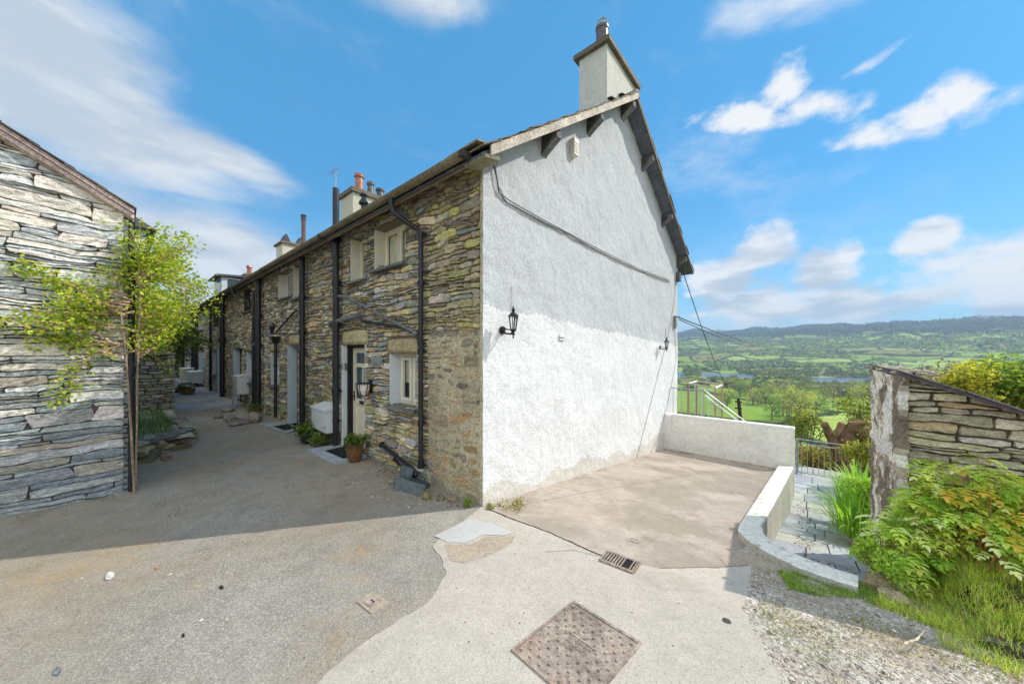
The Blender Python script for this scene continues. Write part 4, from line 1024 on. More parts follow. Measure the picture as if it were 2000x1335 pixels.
mb = MB(); mb.box(33.0, 33.6, -5, 1.0, -.1, 3.0, S(90, 86, 74)); stones(mb, -1, 5, -.02, 3.05, lambda a, z, d: (32.95-d, -a, z), (.12, .25), (.3, .8), lambda r, a, z: jit(r.choice([S(150, 146, 128), S(130, 128, 116), S(170, 160, 136)]), r, .2), 43, prot=.06, dens=.3)
mb.build('garden_wall', M_STONE, None, origin=(33.2, -2, .05), label='stone wall closing off the far end of the paved lane', cat='stone wall')
# raised stone planter
mb = MB(); rng = random.Random(12)
for lay in range(4):
    for (a, b_) in (((5.9, -2.75), (7.0, -1.98)), ((7.0, -1.98), (9.6, -2.15))):
        L = math.hypot(b_[0]-a[0], b_[1]-a[1]); t = 0
        while t < L:
            l = rng.uniform(.2, .42); x, y = lerp(a[0], b_[0], t/L), lerp(a[1], b_[1], t/L)
            mb.rock((x, y, .08+lay*.085), l*.55, rng, jit(rng.choice([S(150, 146, 130), S(124, 124, 118), S(168, 160, 140)]), rng, .2), (1, .8, .27)); t += l*.85
mb.build('planter_wall', M_STONE, None, origin=(7.0, -2.1, .05), label='low drystone planter with grass against the dark wall', cat='planter')
mb = MB(); mb.grid(lambda s_, t: (lerp(6.2, 10.8, s_), lerp(-2.95, -2.0, t), .30), 6, 4, S(90, 80, 56)); mb.build('planter_soil', M_GRAVEL, kind='structure')

# ================================================================== PARAPET WALLS
mb = MB()
ZT = .155
def ew(u0, u1, v0, v1, z0, z1, name='wall_body'):
    mb.grid(lambda s_, t: (lerp(u0, u1, s_), v0-.004*mn.noise(Vector((s_*9, t*4, 1))), lerp(z0, z1, t)), 40, 14, S(242, 238, 228))
    mb.add([(u1, v0, z0), (u1, v1, z0), (u1, v1, z1), (u1, v0, z1)], [(0, 1, 2, 3)], S(242, 238, 228)); mb.add([(u0, v1, z0), (u1, v1, z0), (u1, v1, z1), (u0, v1, z1)], [(0, 1, 2, 3)], S(242, 238, 228))
ew(.02, -2.86, 7.44, 7.66, -1.9, ZT)
mb.hexa([(.02, 7.43, ZT), (-2.95, 7.43, ZT), (-2.95, 7.68, ZT), (.02, 7.68, ZT), (.02, 7.45, ZT+.03), (-2.94, 7.45, ZT+.03), (-2.94, 7.66, ZT+.03), (.02, 7.66, ZT+.03)], S(236, 232, 222))
mb.box(-2.86, -2.94, 7.42, 7.68, -1.9, ZT, S(240, 236, 226))
mb.box(0.02, -.20, 7.36, 7.44, -1.0, ZT+.01, S(242, 238, 230))
mb.build('boundary_wall', M_RENDER2, None, origin=(-1.4, 7.5, -.9), label='off white rendered boundary wall closing the bottom of the driveway', cat='wall')
inner = [(-2.645, 7.42), (-2.57, 4.5), (-2.50, 1.90), (-2.515, 1.66), (-2.62, 1.45), (-2.82, 1.27), (-3.06, 1.14), (-3.30, 1.12), (-3.44, 1.14)]
outer = [(-2.92, 7.42), (-2.81, 4.5), (-2.71, 2.05), (-2.75, 1.76), (-2.83, 1.60), (-2.93, 1.49), (-3.08, 1.38), (-3.30, 1.345), (-3.46, 1.35)]
def dense(p, n=6):
    o = []
    for i in range(len(p)-1):
        for k in range(n): o.append((lerp(p[i][0], p[i+1][0], k/n), lerp(p[i][1], p[i+1][1], k/n)))
    return o + [p[-1]]
I2, O2 = dense(inner), dense(outer); mb = MB(); vsx = []; n = len(I2)
for i in range(n):
    (a, b_), (c, d) = I2[i], O2[i]; t = i/(n-1)
    zt = .05 - .12*max((b_+d)/2, 0) + lerp(.11, .085, t); w = .008*mn.noise(Vector((i*.5, 0, 3)))
    zl = path_z((b_+d)/2) - .12
    vsx.append([(a+w, b_, .05-.12*b_-.06), (a, b_, zt-.012+w*.5), (lerp(a, c, .1), lerp(b_, d, .1), zt+w*.5), (lerp(a, c, .5), lerp(b_, d, .5), zt+.004+w), (lerp(a, c, .92), lerp(b_, d, .92), zt+w*.5), (c, d, zt-.015+w), (c+w, d, zl)])
for i in range(n-1):
    for k in range(6):
        col = (S(236, 231, 218) if 1 <= k <= 4 else S(196, 192, 178))
        mb.add([vsx[i][k], vsx[i+1][k], vsx[i+1][k+1], vsx[i][k+1]], [(0, 1, 2, 3)], jit(col, rng, .03, .01))
mb.add(vsx[-1], [tuple(range(7))], S(196, 190, 172))
mb.build('kerb_wall', mat('weathered_limewash', var=((2, .08), (20, .12), (80, .10)), bump=((14, .012), (50, .006), (160, .002)), rough=.9, tint=[(S(150, 142, 120), 7, .56, .66, .55), (S(110, 108, 84), 22, .64, .72, .6)]), None, origin=(-2.8, 2.5, -.3), smooth=False, label='low whitewashed kerb wall curving between driveway and sunken path', cat='low wall')

# railing, steps handrail, clothes frame behind the boundary wall
RG = (-.8, 8.05, -.6)
rl = thing('metal_railing', 'thin metal balustrade and sloping handrail behind the white boundary wall', 'railing', RG)
mb = MB(); mb.tube([(.02, 8.0, .62), (0.0, 8.0, .90), (-.93, 8.0, .88)], .016, 8); mb.tube([(-.93, 8.0, .88), (-1.95, 8.0, .08), (-2.6, 8.0, -.45)], .018, 8); mb.tube([(-1.25, 8.06, .48), (-2.6, 8.06, -.58)], .014, 8); mb.tube([(-.93, 8.06, .74), (-2.2, 8.06, -.30)], .012, 8); mb.build('handrail', M_METAL, rl)
for k in range(9):
    mb = MB(); u = .02-k*.117; mb.tube([(u, 8.0, -1.4), (u, 8.0, .9)], .016 if k in (0, 3, 8) else .007, 6); mb.build('baluster', M_METAL, rl)
for u, z in ((-1.3, .6), (-1.75, .24)):
    mb = MB(); mb.tube([(u, 8.0, -1.4), (u, 8.0, z)], .012, 6); mb.build('baluster', M_METAL, rl)
pg = thing('glazed_frame', 'pale box frame with glass sides standing below the terrace rail', 'frame', (-.8, 10.0, -1.8))
mb = MB(); Pt = [at(1345, 749, 11.6), at(1398, 757, 10.9)]
for zz in (0,):
    a, b_ = Pt; mb.tube([a, b_], .03, 6, S(206, 196, 188)); c = (a[0]-.0, a[1]+1.2, a[2]); d = (b_[0], b_[1]+1.2, b_[2]); mb.tube([a, c], .035, 6, S(230, 228, 222)); mb.tube([b_, d], .035, 6, S(230, 228, 222)); mb.tube([c, d], .03, 6, S(206, 196, 188))
    for p in (a, b_, c, d): mb.tube([(p[0], p[1], -2.2), p], .03, 6, S(190, 160, 140))
    for t in (.25, .5, .75): q = [lerp(a[i], b_[i], t) for i in range(3)]; mb.tube([(q[0], q[1], -2.2), q], .012, 6, S(220, 220, 220))
mb.build('frame_bars', M_WEATH, pg)
mb = MB(); mb.add([(a[0], a[1], -2), (b_[0], b_[1], -2), (b_[0], b_[1], b_[2]-.1), (a[0], a[1], a[2]-.1)], [(0, 1, 2, 3)]); mb.build('glass_panel', M_GLASS, pg)

# metal gate at the end of the path
gt = thing('metal_gate', 'low grey metal bar gate across the end of the sunken path', 'gate', (-3.5, 9.45, -1.45))
mb = MB(); g0, g1, gv, gz0, gz1 = -2.96, -4.22, 9.45, -1.38, -.46
for z in (gz1, gz1-.12, gz0): mb.tube([(g0, gv, z), (g1, gv, z)], .015, 8)
mb.tube([(g0-.03, gv, gz0), (g0-.03, gv, gz1)], .014, 8); mb.tube([(g1+.03, gv, gz0), (g1+.03, gv, gz1)], .014, 8)
mb.build('gate_frame', M_METAL, gt)
for u in (g0, g1): mb = MB(); mb.tube([(u, gv, -1.6), (u, gv, gz1+.02)], .024, 8); mb.build('gate_post', M_METAL, gt)
for k in range(1, 11): mb = MB(); u = lerp(g0, g1, k/11); mb.tube([(u, gv, gz0), (u, gv, gz1-.12)], .007, 6); mb.build('gate_bar', M_METAL, gt)
mb = MB(); mb.tube([(g1, gv, gz1-.2), (g1-.25, gv+.2, gz1-.36), (g1-.4, gv+.3, -1.2)], .014, 6); mb.build('gate_brace', M_METAL, gt)

# ================================================================== RIGHT STONE SHED
SH = (-4.4, 3.1, -.4)
SHED = 1; sh = thing('stone_shed', 'small rubble stone shed with sloping slate verge and peeling limewashed corner', 'shed', SH)
UE = -3.85; VF, VB = 2.14, 4.06
def sroof(u): return 1.76 - .466*(UE - u) if u < UE else 1.76
def pal_shed(rng, a, z): return jit(rng.choice([S(208, 196, 166), S(196, 182, 150), S(184, 172, 146), S(216, 206, 180), S(170, 160, 140), S(196, 170, 136), S(186, 180, 154)]), rng, .14, .04)
mb = MB()
mb.add([(UE, VF+.04, -2), (UE-4, VF+.04, -2), (UE-4, VF+.04, sroof(UE-4)), (UE, VF+.04, 1.74)], [(0, 1, 2, 3)], S(90, 82, 66))
mb.add([(UE-.03, VF, -2), (UE-.03, VB, -2), (UE-.03, VB, 1.72), (UE-.03, VF, 1.72)], [(0, 1, 2, 3)], S(110, 98, 84))
mb.add([(UE, VB, -2), (UE-4, VB, -2), (UE-4, VB, sroof(UE-4)), (UE, VB, 1.74)], [(0, 1, 2, 3)], S(90, 84, 70))
stones(mb, -UE-.0, -UE+3.8, -.6, 1.76, lambda a, z, d: (-a, VF-d+.03, z), (.045, .135), (.17, .62), pal_shed, 51, prot=.03, rec=.012, gap=.008, wav=.035, clipz=lambda a: sroof(-a), dens=1.4, jag=1.0)
mb.build('stone_wall', M_STONE, sh)
# limewashed end face, rough and flaking
def lime(s_, t):
    v, z = lerp(VF-.02, VB+.02, s_), lerp(-1.6, 1.75, t)
    d = .03+.035*mn.noise(Vector((v*2.5, z*3.5, 3)))+.03*mn.noise(Vector((v*8, z*9, 4)))+.015*mn.noise(Vector((v*22, z*22, 6)))
    if s_ in (0, 1): d = -.03 + .02*mn.noise(Vector((0, z*9, 1)))
    return (UE+d, v+(.03*mn.noise(Vector((3, z*6, 0))) if s_ in (0, 1) else 0), z)
def limec(s_, t):
    v, z = s_*1.9, t*3.35; k = mn.noise(Vector((v*2.6, z*1.3, 1)))+.7*mn.noise(Vector((v*9, z*5, 7)))
    return jit(S(232, 226, 216) if k > .0 else S(184, 170, 152) if k > -.28 else S(132, 120, 104), random, .08, .02)
mb = MB(); mb.grid(lime, 60, 110, colfn=limec); mb.build('limewashed_end', M_MORTAR, sh, smooth=False)
# stones of the corner showing on the front
mb = MB(); u = UE
n = 10
for k in range(n):
    a, b_ = lerp(UE+.04, UE-3.9, k/n), lerp(UE+.04, UE-3.9, (k+1)/n); za, zb = sroof(min(a, UE))+.012*mn.noise(Vector((k, 0, 0))), sroof(b_)+.012*mn.noise(Vector((k+1, 0, 0)))
    mb.hexa([(a, VF-.10, za), (b_, VF-.10, zb), (b_, VB+.1, zb), (a, VB+.1, za), (a, VF-.11, za+.03), (b_, VF-.11, zb+.03), (b_, VB+.1, zb+.03), (a, VB+.1, za+.03)], jit(S(94, 88, 92), rng, .15))
    mb.hexa([(a-.01, VF-.13, za+.033), (b_, VF-.13, zb+.033), (b_, VB+.1, zb+.033), (a-.01, VB+.1, za+.033), (a-.01, VF-.13, za+.05), (b_, VF-.13, zb+.05), (b_, VB+.1, zb+.05), (a-.01, VB+.1, za+.05)], jit(S(120, 112, 112), rng, .2))
mb.build('slate_verge', M_SLATE, sh)
mb = MB(); rng = random.Random(77)
for k in range(26): mb.rock((UE+.02-rng.uniform(-.03, .25), lerp(VF-.05, VB, k/25), 1.78), rng.uniform(.035, .08), rng, jit(S(176, 160, 140), rng, .2), (1, 1, .35))
mb.build('capping_stone_row', M_STONE, sh)

# ================================================================== LAMPS
def lantern(org, label, s_=1.0, name='wall_lantern', col=S(44, 38, 32), side=0):
    L = thing(name, label, 'wall lamp', org, 'black coach lanterns on the white gable'); u, v, z = org
    k = s_; U = u - .20*k
    m_ = mat('aged_bronze', var=((20, .3),), rough=.45, spec=.5, metal=.3)
    mb = MB(); mb.lathe((0, 0, 0), [(0, 0)], 3) if False else None
    mb.tube([(u, v, z-.10*k), (u-.02*k, v, z-.10*k)], .055*k, 14, col); mb.tube([(u-.02*k, v, z-.10*k), (u-.07*k, v, z-.145*k), (U+.04*k, v, z-.15*k), (U, v, z-.115*k)], .013*k, 8, col); mb.tube([(u-.02*k, v, z-.05*k), (u-.09*k, v, z-.09*k), (U, v, z-.10*k)], .009*k, 8, col)
    mb.build('bracket', m_, L)
    mb = MB(); mb.lathe((U, v, z), [(.006*k, -.21*k), (.012*k, -.19*k), (.006*k, -.175*k), (.03*k, -.155*k), (.012*k, -.135*k), (.035*k, -.115*k), (.042*k, -.10*k), (.042*k, -.09*k)], 12, col); mb.build('lamp_base', m_, L)
    mb = MB(); mb.lathe((U, v, z), [(.038*k, -.09*k), (.062*k, .075*k)], 6, S(170, 180, 180)); mb.build('glass', M_GLASS, L)
    mb = MB(); mb.tube([(U, v, z-.09*k), (U, v, z-.0)], .012*k, 8, S(236, 232, 220)); mb.build('bulb', M_PAINT, L)
    for j in range(6):
        th = 2*math.pi*j/6; mb = MB(); mb.tube([(U+.038*k*math.cos(th), v+.038*k*math.sin(th), z-.09*k), (U+.064*k*math.cos(th), v+.064*k*math.sin(th), z+.08*k)], .0045*k, 5, col); mb.build('glazing_bar', m_, L)
    mb = MB(); mb.lathe((U, v, z), [(.068*k, .072*k), (.070*k, .085*k), (.05*k, .10*k), (.028*k, .125*k), (.012*k, .135*k), (.024*k, .15*k), (.024*k, .165*k), (.008*k, .18*k), (.012*k, .19*k), (.002*k, .21*k)], 14, col); mb.build('cap', m_, L)
    return L
# the lantern bodies stand .2 m proud of the wall: place them by where the body is seen
lantern((-.03, .335, 2.38), 'black coach lantern on the white gable nearest the stone corner', 1.0)
l2 = lantern((-.03, 6.92, 2.20), 'small black coach lantern near the far edge of the white gable', .95)
# half-cage lamp by the window
z = FZ(733, 757); u = 2.82
lp = thing('half_lantern', 'black cage half lantern with frosted bowl between the cream door and window', 'wall lamp', (u, -.05, z))
mb = MB(); mb.lathe((u, -.17, z), [(.02, -.14), (.065, -.10), (.095, -.02), (.10, .06), (.10, .075)], 14, S(236, 222, 214)); mb.build('glass_bowl', mat('frosted_bowl', var=((10, .05),), rough=.25, spec=.5), lp)
mb = MB(); mb.tube([(u+.13*math.cos(t), -.17+.13*math.sin(t), z+.085) for t in np.linspace(0, 2*math.pi, 17)], .010, 6); mb.box(u-.05, u+.05, -.06, -.035, z-.09, z+.13); mb.tube([(u, -.06, z+.09), (u, -.17, z+.10)], .012, 6)
for j in range(6):
    th = math.pi*j/3; mb.tube([(u+.13*math.cos(th), -.17+.13*math.sin(th), z+.085), (u+.125*math.cos(th), -.17+.125*math.sin(th), z+.0), (u+.085*math.cos(th), -.17+.085*math.sin(th), z-.11), (u, -.17, z-.15)], .007, 5)
mb.build('cage', M_BLACK, lp)
z = FZ(570, 650)
lp = thing('lane_lantern', 'small dark lantern over the second pale doorway along the lane', 'wall lamp', (7.6, -.05, z))
mb = MB(); mb.tube([(7.45, -.04, z), (7.45, -.25, z-.02), (7.6, -.35, z+.0)], .015, 6); mb.lathe((7.6, -.35, z), [(.03, -.02), (.07, .16), (.09, .17), (.02, .26), (.005, .30)], 6, (.03, .03, .03)); mb.build('lantern_body', M_BLACK, lp)

# ================================================================== THINGS ALONG THE FRONT
def cabinet(name, label, cat, u0, u1, v0, z0, z1, slope=.05, legs=False, col=S(222, 224, 220), group=None):
    o = ((u0+u1)/2, v0/2, z0); t = thing(name, label, cat, o, group)
    mb = MB(); mb.hexa([(u0, v0, z0), (u1, v0, z0), (u1, -.03, z0), (u0, -.03, z0), (u0, v0, z1-slope), (u1, v0, z1-slope), (u1, -.03, z1), (u0, -.03, z1)], col); mb.build('body', M_PAINT, t)
    mb = MB(); mb.box(u0+.015, u1-.015, v0-.012, v0-.001, z0+.03, z1-slope-.06, col); mb.build('door_panel', M_PAINT, t)
    mb = MB(); mb.hexa([(u0-.02, v0-.025, z1-slope-.01), (u1+.02, v0-.025, z1-slope-.01), (u1+.02, -.02, z1+.0), (u0-.02, -.02, z1+.0), (u0-.02, v0-.02, z1-slope+.025), (u1+.02, v0-.02, z1-slope+.025), (u1+.02, -.02, z1+.05), (u0-.02, -.02, z1+.05)], S(232, 234, 232)); mb.build('lid', M_PAINT, t)
    mb = MB(); mb.tube([(u0+.05, v0-.012, z0+.12), (u0+.05, v0-.03, z0+.12)], .012, 6, (.1, .1, .1)); mb.build('lock', M_BLACK, t)
    if legs:
        for (a, b_) in ((u0+.04, v0+.04), (u1-.04, v0+.04)): mb = MB(); mb.tube([(a, b_, z0), (a+.08, b_-.05, .06)], .018, 6, S(150, 150, 150)); mb.build('leg', M_METAL, t)
    return t
cabinet('meter_box', 'white metal meter box on the wall left of the first black pipe', 'meter box', PU(648, -.2), PU(619, -.2), -.30, .36, .86)
cabinet('slim_cabinet', 'narrow white cabinet on splayed legs beside the tall white doorway', 'cabinet', 11.6, 12.3, -.35, .52, 1.15, .03, True)
cabinet('storage_box', 'pale grey storage box among pots at the far end of the lane', 'storage box', PU(384, -.3), PU(375, -.3), -.5, .3, .9, .02, False, S(200, 206, 208))
cabinet('storage_box', 'cream box behind the pale grey box at the far end', 'storage box', PU(372, -.3), PU(364, -.3), -.6, .3, 1.0, .02, False, S(220, 214, 190))
def leafball(mb, c, r, n, size, cols, rng, nr, sq=(1, 1, .8), up=.4, shell=.5):
    d = nr.normal(size=(n, 3)); d /= np.linalg.norm(d, axis=1, keepdims=True); rad = (shell + (1-shell)*nr.random((n, 1)))*r
    P = np.array(c) + d*rad*np.array(sq); ci = nr.integers(0, len(cols), n); C = np.array(cols)[ci]*(.75+.5*nr.random((n, 1)))
    mb.leaves(P, size*(.6+.8*nr.random(n)), nr, C, up=up)
GRN = [S(112, 132, 56), S(88, 112, 48), S(140, 156, 72), S(74, 96, 44)]
def pot(label, u, v, rt, h, colr, spread=1.0, n=260, z=.06, form='round', nm='plant_pot'):
    t = thing(nm, label, 'plant pot', (u, v, z)); nr = np.random.default_rng(int(u*100)); rng = random.Random(int(u*50))
    mb = MB(); mb.lathe((u, v, z), [(rt*.62, 0), (rt*.70, .02), (rt*.95, h*.6), (rt, h*.9), (rt*1.08, h*.93), (rt*1.08, h), (rt*.95, h), (rt*.9, h*.9)], 20, colr); mb.build('pot', M_POT, t)
    mb = MB(); mb.lathe((u, v, z), [(.001, h*.88), (rt*.92, h*.9)], 16, S(60, 46, 34)); mb.build('soil', M_MORTAR, t)
    mb = MB(); leafball(mb, (u, v, z+h+rt*.15), rt*1.15*spread, n, .085, GRN, rng, nr, (1, 1, .6), .5, .0); mb.build('plant', M_LEAF, t)
    return t
pot('brown glazed pot of trailing green leaves in front of the cream door', 2.95, -.27, .15, .32, S(112, 78, 48), 1.15, 420)
pot('dark patterned bowl planter with leafy plant under the meter box', 4.92, -.36, .19, .24, S(46, 50, 46), 1.5, 500)
pot('terracotta pot with bright green plant beside the rock pile', 9.4, -.34, .17, .22, S(158, 104, 76), 1.3, 260)
pot('small leafy tub at the far end of the lane by the storage box', PU(366, -1.0), -1.0, .26, .25, S(120, 90, 60), 1.3, 160)
pot('low tub of yellowish plants furthest along the lane', PU(353, -1.1), -1.1, .28, .25, S(90, 80, 60), 1.4, 160)
mb = MB(); nr = np.random.default_rng(5); rng = random.Random(5)
leafball(mb, (4.45, -.33, .2), .24, 420, .06, GRN, rng, nr, (1.2, .8, .7), .5, .1); mb.build('green_plant', M_LEAF, None, origin=(4.45, -.33, .06), label='bushy green plant at the wall beside the dark bowl', cat='plant')
# door steps and mats
def slab(name, label, pts, z0, z1, col, cat): 
    mb = MB(); mb.hexa([(a, b_, z0) for a, b_ in pts]+[(a, b_, z1) for a, b_ in pts], col); o = (pts[0][0], pts[0][1], z0)
    return mb.build(name, M_FLAG if 'mat' not in name else M_RUBBER, None, origin=o, label=label, cat=cat)
slab('door_step', 'smooth grey slate step in front of the cream door', [(3.0, -.56), (4.25, -.60), (4.22, -.02), (3.02, -.02)], .04, .095, S(176, 180, 186), 'step')
slab('door_mat', 'black rubber mat on the slate step by the cream door', [(3.12, -.40), (3.85, -.42), (3.88, -.04), (3.14, -.04)], .096, .108, (.02, .02, .022), 'door mat')
slab('door_step', 'pale concrete step under the second pale doorway', [(6.1, -.45), (7.9, -.58), (7.8, -.05), (6.4, -.05)], .04, .085, S(170, 174, 170), 'step')
slab('door_mat', 'dark mat on the pale concrete step', [(6.45, -.38), (7.15, -.42), (7.2, -.10), (6.55, -.08)], .086, .098, (.025, .025, .027), 'door mat')
# rocks
def rockt(label, u, v, r, col, sq=(1, 1, .6), z=None, name='rock', rr=.25, group=None):
    mb = MB(); rng = random.Random(int(abs(u*997+v*131))); z = .05 if z is None else z
    mb.rock((u, v, z+r*sq[2]*.55), r, rng, col, sq, 5, rr); return mb.build(name, M_STONE, None, origin=(u, v, z), label=label, cat='rock', group=group)
def slate_block(label, c, sz, rz, tilt, col, name='slate_block'):
    mb = MB(); rng = random.Random(int(c[0]*100+c[2]*37)); p = []
    for z in (-1, 1):
        for (a, b_) in ((-1, -1), (1, -1), (1, 1), (-1, 1)):
            q = Vector((a*sz[0]/2+rng.uniform(-.02, .02), b_*sz[1]/2+rng.uniform(-.02, .02), z*sz[2]/2)); q = Vector((q.x, q.y, q.z+q.x*tilt[0]+q.y*tilt[1]))
            p.append((c[0]+q.x*math.cos(rz)-q.y*math.sin(rz), c[1]+q.x*math.sin(rz)+q.y*math.cos(rz), c[2]+q.z))
    mb.hexa(p, col); return mb.build(name, M_FLAG, None, origin=c, label=label, cat='slate slab')
BS = S(104, 116, 118)
slate_block('thick slate slab leaning at the back of the pipe surround', (1.42, -.20, .19), (.28, .08, .16), .2, (0, 0), BS)
slate_block('long slate edging block at the front of the pipe surround', (.98, -.36, .12), (.40, .08, .14), -.18, (0, 0), S(112, 124, 124))
slate_block('upright broken slate at the corner of the pipe surround', (1.24, -.42, .13), (.11, .11, .16), .5, (0, 0), S(118, 130, 130))
slate_block('flat dark slate lying under the black downpipe', (1.12, -.20, .10), (.34, .20, .05), .1, (.05, 0), S(70, 78, 84))
rockt('rounded mossy stone at the foot of the slate surround', .72, -.34, .08, S(140, 132, 92), (1, .8, .8))
for i, (u, v, r, lab) in enumerate(((1.55, -.36, .07, 'mossy cobble left of the slate surround'), (.55, -.24, .06, 'small pink cobble near the gable corner'), (.36, -.16, .06, 'buff cobble close under the corner wall'))):
    rockt(lab, u, v, r, jit(S(140, 128, 104), random.Random(i), .2))
for (u, v, r, sq, lab) in ((8.75, -.45, .2, (1, .8, .7), 'grey boulder behind the terracotta pot'), (8.55, -.8, .26, (1.3, .7, .22), 'flat slate on the low rock pile'), (8.9, -.95, .2, (1, .8, .4), 'buff stone in the low rock pile'), (8.3, -1.0, .18, (1.2, .8, .45), 'brown stone at the end of the rock pile'), (9.3, -.95, .15, (1, 1, .8), 'pale round stone by the terracotta pot'), (8.4, -.55, .22, (1, .7, .8), 'tall broken stone against the wall by the thin pipe'), (11.0, -.7, .2, (1, .9, .5), 'mossy rock under the slim white cabinet'), (9.9, -1.1, .13, (1, 1, .6), 'small reddish stone left of the terracotta pot')):
    rockt(lab, u, v, r, jit(S(146, 142, 128), random.Random(int(u*10)), .25), sq)
p = GP(279, 900); slate_block('flat olive slate slab lying by the foot of the barn downpipe', (p[0], p[1], .10), (.42, .34, .06), .2, (.12, .1), S(120, 118, 92))
for k in range(7): rockt('brown stone on the ground beside the olive slab', p[0]-.3+.07*k, p[1]+.28+.05*math.sin(k*2), .035+.01*(k % 3), jit(S(150, 120, 104), random.Random(k), .2), (1.3, .8, .5), group='small brown stones beside the barn slab')

# ================================================================== DRAIN COVERS
def q2(px, py): u, v = GP(px, py); return Vector((u, v, .054))
A_, B_, D_ = q2(1120, 1177), q2(1250, 1258), q2(1003, 1270)
e1, e2 = B_-A_, D_-A_; C_ = A_+e1+e2
mh = thing('manhole_cover', 'large square rusty brown manhole cover set in the pale concrete', 'manhole cover', tuple(A_+(e1+e2)/2))
def mp(a, b_, z): p = A_+e1*a+e2*b_; return (p.x, p.y, .054+z)
mb = MB()
for (a0, a1, b0, b1) in ((-.02, 1.02, -.02, .012), (-.02, 1.02, .988, 1.02), (-.02, .012, .012, .988), (.988, 1.02, .012, .988)):
    mb.hexa([mp(a0, b0, -.03), mp(a1, b0, -.03), mp(a1, b1, -.03), mp(a0, b1, -.03), mp(a0, b0, .010), mp(a1, b0, .010), mp(a1, b1, .010), mp(a0, b1, .010)])
mb.build('frame', M_RUST, mh)
mb = MB(); mb.hexa([mp(.018, .018, -.03), mp(.982, .018, -.03), mp(.982, .982, -.03), mp(.018, .982, -.03), mp(.018, .018, .005), mp(.982, .018, .005), mp(.982, .982, .005), mp(.018, .982, .005)])
Nn = 13
for i in range(Nn):
    for j in range(Nn):
        a, b_ = (i+.5+.0)/Nn, (j+.5)/Nn
        a = .03+.94*a; b_ = .03+.94*b_
        if (i+j) % 2: continue
        if .34 < b_ < .62 and .34 < a < .66 and abs(a-.5) < .17 and abs(b_-.5) < .12: continue
        w_ = .019
        mb.hexa([mp(a-w_, b_-w_, .004), mp(a+w_, b_-w_, .004), mp(a+w_, b_+w_, .004), mp(a-w_, b_+w_, .004), mp(a-w_*.8, b_-w_*.8, .013), mp(a+w_*.8, b_-w_*.8, .013), mp(a+w_*.8, b_+w_*.8, .013), mp(a-w_*.8, b_+w_*.8, .013)])
mb.build('lid', M_RUST, mh)
mb = MB(); mb.hexa([mp(.30, .40, .005), mp(.70, .40, .005), mp(.70, .415, .005), mp(.30, .415, .005), mp(.30, .40, .010), mp(.70, .40, .010), mp(.70, .415, .010), mp(.30, .415, .010)])
rng = random.Random(8)
for row, b0 in enumerate((.44, .50, .56)):      # worn raised lettering, no longer readable
    for k in range(9 if row < 2 else 5):
        a0 = .34+k*.036; 
        for (da, db, w1, h1) in ((0, 0, .006, .035), (0, rng.choice([0, .014, .028]), .022, .007), (.018, 0, .006, rng.choice([.018, .035]))):
            mb.hexa([mp(a0+da, b0+db, .005), mp(a0+da+w1, b0+db, .005), mp(a0+da+w1, b0+db+h1, .005), mp(a0+da, b0+db+h1, .005), mp(a0+da, b0+db, .009), mp(a0+da+w1, b0+db, .009), mp(a0+da+w1, b0+db+h1, .009), mp(a0+da, b0+db+h1, .009)])
mb.build('worn_lettering', M_RUST, mh)
# inspection cover in the tarmac
c = q2(728, 1176); ic = thing('stopcock_cover', 'small rusty stopcock cover in a buff concrete square on the tarmac', 'utility cover', tuple(c))
a1, a2 = (q2(766, 1180)-q2(693, 1178))/2*.8, (q2(728, 1200)-q2(733, 1154))/2*.85
rot = lambda a, b_, z: (c.x+a1.x*a+a2.x*b_, c.y+a1.y*a+a2.y*b_, .052+z)
mb = MB(); P4 = [(0, -1.15), (1.1, .0), (.0, 1.1), (-1.1, 0)]; mb.hexa([rot(a, b_, -.02) for a, b_ in P4]+[rot(a, b_, .006) for a, b_ in P4]); mb.build('surround', M_PATCH2, ic)
mb = MB(); P4 = [(.05, -.62), (.62, -.1), (-.05, .62), (-.62, .1)]; mb.hexa([rot(a, b_, 0) for a, b_ in P4]+[rot(a, b_, .012) for a, b_ in P4]); mb.build('lid', M_RUST, ic)
mb = MB(); mb.box(c.x-.02, c.x-.005, c.y-.006, c.y+.006, .063, .067); mb.box(c.x+.005, c.x+.02, c.y-.006, c.y+.006, .063, .067); mb.build('key_slot', M_DARK, ic)
# gully grate
g0_ = q2(1212, 1099); gg = thing('drain_grate', 'broken rusty gully grate in the joint below the driveway', 'drain grate', tuple(g0_))
ga, gb, gd = q2(1186, 1080), q2(1250, 1104), q2(1172, 1094)
f1, f2 = gb-ga, gd-ga
def gp2(a, b_, z): p = ga+f1*a+f2*b_; return (p.x, p.y, .056+z)
mb = MB(); mb.hexa([gp2(.04, .04, -.0), gp2(.96, .04, -.0), gp2(.96, .96, -.0), gp2(.04, .96, -.0), gp2(.04, .04, .004), gp2(.96, .04, .004), gp2(.96, .96, .004), gp2(.04, .96, .004)]); mb.build('drain_pit', M_DARK, gg)
mb = MB()
for (a0, a1_, b0, b1) in ((0, 1, -.08, .05), (0, 1, .95, 1.1), (-.03, .03, .05, .95), (.97, 1.03, .05, .95)):
    mb.hexa([gp2(a0, b0, 0), gp2(a1_, b0, 0), gp2(a1_, b1, 0), gp2(a0, b1, 0), gp2(a0, b0, .012), gp2(a1_, b0, .012), gp2(a1_, b1, .012), gp2(a0, b1, .012)])
mb.build('frame', M_RUST, gg)
